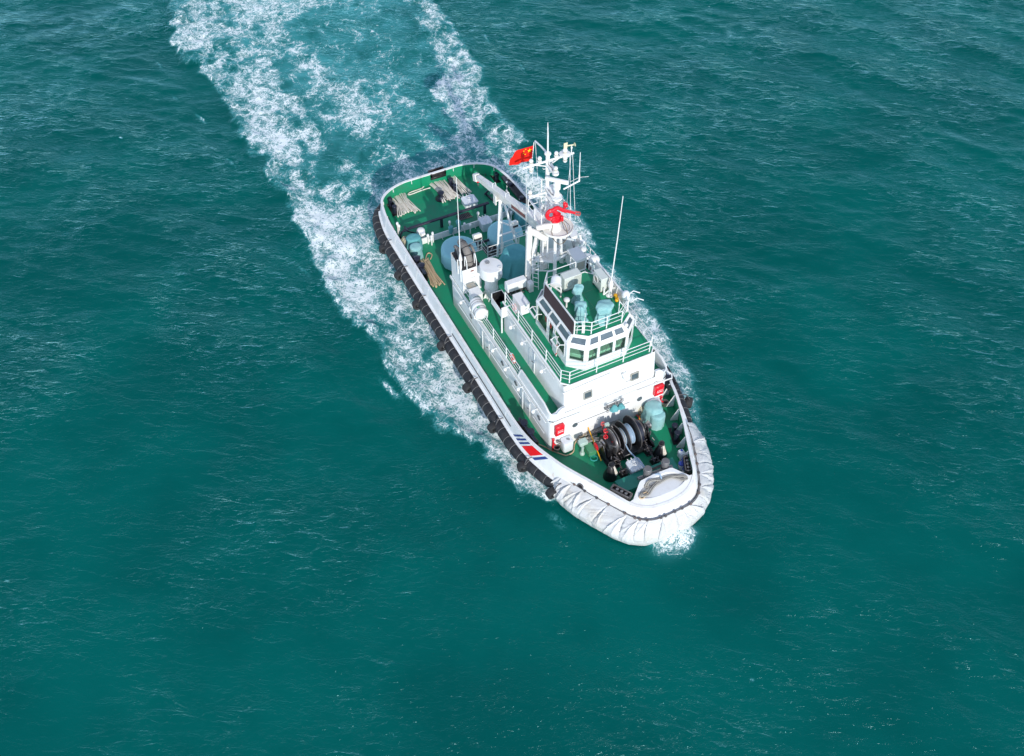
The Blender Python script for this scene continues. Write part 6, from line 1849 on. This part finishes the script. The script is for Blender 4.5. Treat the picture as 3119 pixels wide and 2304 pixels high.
for y, lb in ((-1.92, 'starboard'), (1.8, 'port')):
    mb = M()
    for k in range(5):
        a0 = 0.2 + 0.13 * k - 0.3 + (0.5 if y < 0 else 0.0)
        c, s = math.cos(a0), math.sin(a0)
        mb.tube(crom([(32.72 + r_ * c, y + r_ * s, ZD + z_) for r_, z_ in ((0.17, 1.18), (0.26, 0.95), (0.36, 0.62), (0.40, 0.48))] + [(32.72 + 0.42 * math.cos(a0 + .1), y + 0.42 * math.sin(a0 + .1), ZD + 0.50), (32.72 + 0.30 * math.cos(a0 + .1), y + 0.30 * math.sin(a0 + .1), ZD + 0.85), (32.72 + 0.19 * math.cos(a0 + .1), y + 0.19 * math.sin(a0 + .1), ZD + 1.15)], 4), 0.022, 5)
    rope('hanging_line', mb, ROPE, 'cream line hung over the %s black hawse cone' % lb, 'lines hung on the hawse cones')
mb = M()
for k in range(4):
    mb.torus((31.05, -2.15, ZD + 0.03 + 0.03 * k), 0.25 - 0.03 * (k % 2), 0.014, (0.1 * (k - 2), 0.1, 1), 20, 5)
rope('line_coil', mb, mat('turquoise_line', (0.05, 0.45, 0.40), 0.7), 'small coil of turquoise line by the green cabinet', None, 'line')
rope('boat_hook', M().tube([(28.95, -1.55, 2.75), (30.2, -1.7, 2.35), (31.5, -1.86, 1.95)], 0.04, 8), YELLOW, 'long yellow pole leaning beside the winch', None, 'pole')
# canvas covers over gear
G = 'teal canvas covers'
def cover(c, rx, ry, h, m, label, seed, yaw=0.0, folds=9, top=0.6, name='canvas_cover', amp=0.07, skew=(0, 0), grp=G):
    return tag(build(drape(M(), c, rx, ry, h, folds, amp, seed, yaw=yaw, top=top, skew=skew), name, m, None, smooth=60), label, 'cover', grp)
cover((7.15, -4.5, ZD), 0.52, 0.62, 1.25, TEAL, 'teal canvas cover over the capstan by the starboard rail aft', 1, top=0.75)
cover((8.1, -4.72, ZD), 0.5, 0.48, 1.15, PTEAL, 'lighter rounded teal cover forward of the aft starboard capstan', 2, top=0.8, amp=0.03)
cover((29.95, 2.95, ZD), 0.7, 0.68, 1.4, PTEAL, 'large pale teal cover over the capstan on the port foredeck', 3, top=0.72)
cover((30.5, 2.95, ZD), 0.42, 0.5, 1.18, PTEAL, 'flat ended pale teal bundle adjoining the port foredeck cover', 31, top=0.85, amp=0.03)
cover((15.35, 0.15, ZB), 1.15, 1.25, 1.75, TEAL2, 'big deep teal cover over machinery between the funnels and mast', 4, folds=15, top=0.62, amp=0.10)
cover((8.2, 4.55, ZD), 1.1, 0.62, 1.35, TEAL2, 'long deep teal cover under the crane boom on the port side', 5, folds=13, top=0.8, amp=0.10)
cover((25.0, -0.42, ZR), 0.24, 0.24, 1.3, PTEAL, 'slim pale teal cover nearest the air conditioner on the roof', 6, folds=5, top=1.15, amp=0.18, skew=(-0.15, 0.0))
cover((26.45, -1.0, ZR), 0.30, 0.31, 1.42, PTEAL, 'double bulging pale teal cover beside the rod aerial on the roof', 7, folds=6, top=1.1, amp=0.20, skew=(-0.1, 0.05))
cover((27.2, 0.15, ZR), 0.28, 0.34, 1.5, PTEAL, 'pale teal cover standing alone behind the front roof rail', 8, folds=6, top=1.3, amp=0.18, skew=(-0.2, 0.1))
for x, y, h, sd_, lb in ((7.12, -1.35, 0.75, 9, 'small teal hood on a vent pipe right of the white gooseneck'), (7.0, -0.62, 1.0, 10, 'taller teal hood on a vent pipe behind the deck board'), (6.85, 3.62, 0.85, 11, 'teal hood tied to the port gooseneck vent')):
    cover((x, y, ZD + 0.35), 0.15, 0.17, h - 0.1, TEAL, lb, sd_, folds=4, top=1.1, name='vent_hood', grp='teal vent hoods')
# net bags
def netbag(c, rx, ry, h, label, seed):
    root = thing('net_bag', c, label, 'net', 'net bags on deck')
    build(M().lathe(c, [(rx * 0.8, 0), (rx, 0.2 * h), (rx * 0.95, 0.7 * h), (rx * 0.6, 0.95 * h), (0, h)], 16), 'contents', GREYROPE, root, smooth=60)
    mb = M()
    for k in range(7):
        for s in (-1, 1):
            pts = []
            for i in range(9):
                t = i / 8
                r_ = (rx + 0.02) * (0.82 + 0.2 * math.sin(t * 2.2)) * (1 - 0.55 * max(0, t - 0.6) / 0.4)
                a = 2 * math.pi * k / 7 + s * t * 2.0
                pts.append((c[0] + r_ * math.cos(a), c[1] + r_ * math.sin(a), c[2] + h * t + 0.02))
            mb.tube(pts, 0.016, 4)
    build(mb, 'mesh', NET, root)
    return root
netbag((6.45, -4.95, ZD), 0.30, 0.30, 0.75, 'tall net bag of floats beside the aft white gooseneck', 1)
netbag((29.15, 2.6, ZD), 0.34, 0.34, 0.8, 'grey net bag against the house front beside the pale teal cover', 2)
# lifebuoys on the rails
def lifebuoy(c, m, label, axis=(0.05, 1, 0.1)):
    root = thing('lifebuoy', c, label, 'lifebuoy', 'lifebuoys on the railings')
    build(M().torus(c, 0.30, 0.085, axis, 26, 8), 'ring', m, root, smooth=60)
    ax = Vector(axis).normalized()
    u_ = ax.orthogonal().normalized()
    w_ = ax.cross(u_)
    for a in range(4):
        an = a * math.pi / 2 + 0.5
        d_ = u_ * math.cos(an) + w_ * math.sin(an)
        t_ = -u_ * math.sin(an) + w_ * math.cos(an)
        build(M().tube([Vector(c) + d_ * 0.30 - t_ * 0.06, Vector(c) + d_ * 0.30 + t_ * 0.06], 0.094, 8), 'white_band', WHITE2, root)
    return root
lifebuoy((23.55, -4.22, ZB + 0.62), ORANGE, 'bright orange and white lifebuoy on the lower starboard rail')
lifebuoy((21.85, -3.2, ZW + 0.6), PINK, 'sun bleached pink lifebuoy on the upper rail by the white cabinet')
# liferaft canister on its cradle
raft = thing('liferaft', (18.7, -4.35, ZB + 0.5), 'white banded liferaft canister in a cradle over the starboard side', 'liferaft')
ra, rb2 = Vector((17.95, -4.28, 5.42)), Vector((19.35, -4.42, 5.42))
d_ = (rb2 - ra).normalized()
build(M().lathe(ra, [(0.12, -0.06), (0.38, 0.0), (0.46, 0.08), (0.47, 0.62), (0.50, 0.63), (0.50, 0.78), (0.47, 0.79), (0.46, 1.32), (0.38, 1.40), (0.12, 1.46)], 28, d_), 'canister', WHITE, raft, smooth=35)
for f in (0.3, 0.5, 0.95, 1.15):
    build(M().torus(ra + d_ * f, 0.475, 0.014, d_, 28, 5), 'band', STRAP, raft)
lab_c = ra + d_ * 0.98 + Vector((0, -0.12, 0.455))
build(M().obox(lab_c, (0.16, 0.2, 0.012), Matrix.Rotation(0.25, 3, 'X')), 'green_label', GLAMP, raft)
build(M().obox(lab_c + Vector((0, -0.0, 0.009)), (0.07, 0.03, 0.006), Matrix.Rotation(0.25, 3, 'X')).obox(lab_c + Vector((0.02, 0.03, 0.013)), (0.03, 0.10, 0.006), Matrix.Rotation(0.25, 3, 'X')), 'label_mark', WHITE2, raft)
cr_ = M()
for f in (0.25, 1.15):
    p = ra + d_ * f
    cr_.bar(p + Vector((0, -0.5, -0.35)), p + Vector((0, 0.5, -0.35)), 0.07).bar(p + Vector((0, -0.5, -0.35)), p + Vector((0, -0.52, -0.05)), 0.06).bar(p + Vector((0, 0.5, -0.35)), p + Vector((0, 0.5, 0.0)), 0.06)
    cr_.bar(p + Vector((0, -0.45, -0.35)), p + Vector((0, 0.1, -0.92)), 0.06).bar(p + Vector((0, 0.5, -0.35)), p + Vector((0, 0.4, -0.92)), 0.06)
build(cr_, 'cradle', WHITE2, raft)
# cabinets
def cabinet(x0, x1, y0, y1, z, h, label, extra=None):
    root = thing('storage_cabinet', ((x0 + x1) / 2, (y0 + y1) / 2, z), label, 'cabinet', 'white deck cabinets')
    build(M().box(x0, x1, y0, y1, z + 0.06, z + h), 'body', WHITE, root, bevel=0.025)
    build(M().box(x0 - 0.02, x1 + 0.02, y0 - 0.02, y1 + 0.02, z + h, z + h + 0.03), 'lid', WHITE, root, bevel=0.01)
    build(M().bar((x1 + 0.015, (y0 + y1) / 2, z + h * 0.6), (x1 + 0.015, (y0 + y1) / 2 + 0.12, z + h * 0.6), 0.03), 'handle', STEEL, root)
    if extra:
        extra(root)
cabinet(16.75, 17.55, -4.22, -3.5, ZB, 1.0, 'white cabinet with a grey hatch behind the liferaft canister', lambda r: build(M().prism(rounded(16.15, 16.72, -4.15, -3.55, 0.12, 4), ZB + 0.9, ZB + 0.95), 'grey_hatch', GRILLE, r))
cabinet(21.0, 22.2, -2.95, -2.3, ZW, 0.92, 'white cabinet standing on the wheelhouse deck by the rail')
# air conditioners on the roof
def aircon(x0, x1, y0, y1, label, front):
    z0, z1 = ZR + 0.12, ZR + 1.18
    root = thing('air_conditioner', ((x0 + x1) / 2, (y0 + y1) / 2, ZR), label, 'air conditioner', 'air conditioners on the wheelhouse roof')
    build(M().box(x0, x1, y0, y1, z0, z1), 'casing', ACGREY, root, bevel=0.02)
    ft = M()
    for a in (x0 + 0.08, x1 - 0.08):
        ft.box(a - 0.04, a + 0.04, y0 - 0.03, y1 + 0.03, ZR + 0.02, z0)
    build(ft, 'foot', STEEL, root)
    if front == 'x':
        ym = y0 + (y1 - y0) * 0.56
        gm = M()
        for k in range(17):
            yy = ym + 0.03 + (y1 - 0.06 - ym) * k / 16
            gm.box(x1 + 0.001, x1 + 0.02, yy - 0.009, yy + 0.009, z0 + 0.1, z1 - 0.08)
        build(M().box(x1, x1 + 0.004, ym, y1 - 0.04, z0 + 0.08, z1 - 0.06), 'coil', GRILLE, root)
        build(gm, 'louvre', ACGREY, root)
        build(M().torus((x1 + 0.005, y0 + (ym - y0) * 0.55, z0 + 0.5), 0.24, 0.018, (1, 0, 0), 24, 5), 'fan_ring', GRILLE, root)
        build(M().lathe((x1, y0 + (ym - y0) * 0.55, z0 + 0.5), [(0.23, 0), (0.23, 0.006)], 24, (1, 0, 0)), 'fan_grille', ACGREY, root)
    else:
        build(M().torus((x0 + (x1 - x0) * 0.36, y0 - 0.005, z0 + 0.62), 0.24, 0.03, (0, 1, 0), 24, 6), 'fan_ring', WHITE2, root)
        build(M().lathe((x0 + (x1 - x0) * 0.36, y0 - 0.008, z0 + 0.62), [(0.23, 0), (0.23, 0.006)], 24, (0, 1, 0)), 'fan_grille', GRILLE, root)
        build(M().box(x0 + (x1 - x0) * 0.78, x0 + (x1 - x0) * 0.9, y0 - 0.012, y0, z0 + 0.75, z0 + 0.84), 'handle', DARK, root)
        build(M().box(x0 + (x1 - x0) * 0.66, x0 + (x1 - x0) * 0.67, y0 - 0.006, y0, z0 + 0.05, z1 - 0.05), 'panel_seam', GRILLE, root)
aircon(23.25, 23.85, -0.74, 0.48, 'pale grey air conditioner with a louvred front, facing forward', 'x')
aircon(23.92, 24.92, 1.28, 1.8, 'pale grey air conditioner with a round fan, by the port bulwark', 'y')
# red fire boxes with white lettering
def fire_box(y0, y1, label):
    z0, z1, x0 = 3.36, 4.26, HX1 + 0.07
    root = thing('fire_hose_box', (x0, (y0 + y1) / 2, z0), label, 'fire box', 'red fire boxes on the house front')
    build(M().box(x0, x0 + 0.24, y0, y1, z0, z1), 'body', RED, root, bevel=0.03)
    build(M().box(x0 + 0.24, x0 + 0.262, y0 + 0.05, y1 - 0.05, z0 + 0.06, z1 - 0.06), 'door', RED, root, bevel=0.008)
    w = y1 - y0
    lt = M()
    xf = x0 + 0.263
    for k in range(4):                        # four characters above a line of smaller ones
        yc = y0 + w * (0.27 + 0.155 * k)
        zc = z0 + 0.53
        lt.box(xf, xf + 0.006, yc - 0.034, yc + 0.034, zc - 0.008, zc + 0.010).box(xf, xf + 0.006, yc - 0.008, yc + 0.008, zc - 0.04, zc + 0.045)
        lt.box(xf, xf + 0.006, yc - 0.034, yc - 0.02, zc - 0.045, zc - 0.015).box(xf, xf + 0.006, yc + 0.018, yc + 0.034, zc - 0.045, zc - 0.012)
    for k in range(9):
        yc = y0 + w * (0.22 + 0.072 * k)
        lt.box(xf, xf + 0.006, yc - 0.017, yc + 0.017, z0 + 0.34, z0 + 0.41)
    build(lt, 'lettering', WHITE2, root, smooth=0)
fire_box(-4.12, -3.48, 'red fire box with white lettering at the starboard end of the house front')
fire_box(3.28, 3.96, 'red fire box with white lettering at the port end of the house front')
def bucket(x, y, label):
    root = thing('bucket', (x, y, ZD), label, 'bucket', 'metal buckets by the hydrants')
    build(M().lathe((x, y, ZD), [(0.15, 0), (0.21, 0.40), (0.225, 0.41), (0.225, 0.44), (0.19, 0.44), (0.14, 0.06), (0, 0.05)], 20), 'pail', STEEL, root)
    build(M().torus((x, y, ZD + 0.42), 0.21, 0.01, (0, 0.5, 1), 18, 5, 0.5), 'handle', STEEL, root)
bucket(29.42, -3.98, 'steel bucket by the red hydrant on the starboard foredeck')
bucket(29.35, 4.32, 'steel bucket by the red hydrant on the port foredeck')
# drums and a jug by the port bow rail
def drum(x, y, label, lid, r=0.17, h=0.5):
    root = thing('paint_drum', (x, y, ZD), label, 'drum', 'small drums by the port bow rail')
    build(M().lathe((x, y, ZD), [(r, 0), (r, h * 0.45), (r * 1.05, h * 0.47), (r, h * 0.5), (r, h)], 18), 'can', BOXW, root)
    build(M().lathe((x, y, ZD + h), [(r * 1.06, -0.03), (r * 1.06, 0.03), (r * 0.8, 0.05), (0, 0.06)], 18), 'lid', lid, root)
drum(34.22, 2.42, 'blue lidded drum nearest the towing bitt', BLUEP, 0.19, 0.55)
drum(34.0, 2.78, 'navy lidded drum beside the bulwark', NAVY, 0.18, 0.52)
drum(34.62, 2.45, 'navy lidded drum in front of the blue lidded drum', NAVY, 0.18, 0.45)
drum(34.92, 2.3, 'short navy lidded drum nearest the bow cap', NAVY, 0.15, 0.32)
root = thing('plastic_jug', (33.5, 2.95, ZD), 'white plastic jug against the port bow bulwark', 'jug')
build(M().box(33.25, 33.7, 2.75, 3.12, ZD, ZD + 0.62), 'body', BOXW, root, bevel=0.06, segs=2)
build(M().cyl((33.4, 2.95, ZD + 0.62), (33.4, 2.95, ZD + 0.70), 0.07, n=12), 'cap', BLUEP, root)
# odds and ends
rope('mooring_hook', M().tube(crom([(28.98 + .35, 2.1, ZD + .25), (29.5, 2.2, ZD + .1), (29.62, 2.1, ZD + .06), (29.6, 1.8, ZD + .05), (29.5, 1.62, ZD + .06), (29.35, 1.6, ZD + .08)], 5), 0.05, 7), REDW, 'faded red hook lying by the house front', None, 'hook')
rope('rope_eye', M().torus((29.6, 2.38, ZD + 0.06), 0.19, 0.045, (0.1, 0.1, 1), 20, 7), YELLOW, 'yellow rope eye lying beside the pale teal cover', None, 'rope')
rope('rescue_float', M().tube(crom([(25.6, 1.9, ZR + 0.12), (25.75, 1.88, ZR + 0.30), (25.98, 1.82, ZR + 0.30), (26.15, 1.76, ZR + 0.14)], 5), [0.08, 0.10, 0.11, 0.12, 0.13, 0.13, 0.12, 0.10, 0.09, 0.10, 0.11, 0.12, 0.13, 0.13, 0.11, 0.07], 10), YELLOW, 'yellow rescue float on the roof by the port bulwark', None, 'float')
rope('orange_float', M().sphere((21.35, 0.45, ZW + 0.75), 0.15, 12, 8, (1, 0.8, 1.7)), CREAMY, 'small yellow float hanging by the aft roof rail', None, 'float')
# flag on the gaff halyard
flag = thing('flag', (15.6, 0.6, 13.9), 'red flag with five yellow stars streaming from the mast gaff', 'flag')
tl_, bl_, fly_t, fly_b = Vector((15.62, 1.30, 15.02)), Vector((15.62, 1.18, 13.92)), Vector((15.62, -0.42, 14.70)), Vector((15.62, -0.50, 14.14))
NF, MF = 30, 16
def fpos(u, v):
    p = tl_.lerp(bl_, v).lerp(fly_t.lerp(fly_b, v), u)
    p.z += 0.16 * math.sin(u * math.pi) * (1 - v) - 0.10 * math.sin(u * math.pi * 0.9) * v
    p.x += 0.11 * u ** 0.6 * math.sin(u * 7.5 + v * 2.2) + 0.05 * math.sin(u * 15 + v * 5) * u
    p.z += 0.025 * math.sin(u * 12 + v * 6) * u
    return p
fm = M()
fm.add([fpos(i / NF, j / MF) for i in range(NF + 1) for j in range(MF + 1)], [(i * (MF + 1) + j, (i + 1) * (MF + 1) + j, (i + 1) * (MF + 1) + j + 1, i * (MF + 1) + j + 1) for i in range(NF) for j in range(MF)])
build(fm, 'cloth', FLAGR, flag, smooth=60, recalc=False)
def star(cu, cv, r, rot):
    for off in (0.012, -0.012):
        ring = []
        for k in range(10):
            rr = r if k % 2 == 0 else r * 0.40
            a = rot + math.pi * k / 5
            u, v = cu + rr * math.sin(a) / 1.5, cv - rr * math.cos(a)
            ring.append(fpos(u, v) + Vector((off, 0, 0)))
        c = fpos(cu, cv) + Vector((off, 0, 0))
        build(M().add([c] + ring, [(0, 1 + k, 1 + (k + 1) % 10) for k in range(10)]), 'star', FLAGY, flag, smooth=0, recalc=False)
star(0.167, 0.25, 0.15, 0.0)
for cu, cv in ((0.333, 0.10), (0.40, 0.20), (0.40, 0.35), (0.333, 0.45)):
    star(cu, cv, 0.055, 0.3)
build(M().tube([tl_ + Vector((0, 0.02, 0.25)), bl_ + Vector((0, 0.02, -0.05))], 0.03, 6), 'hoist_rope', WHITE2, flag)
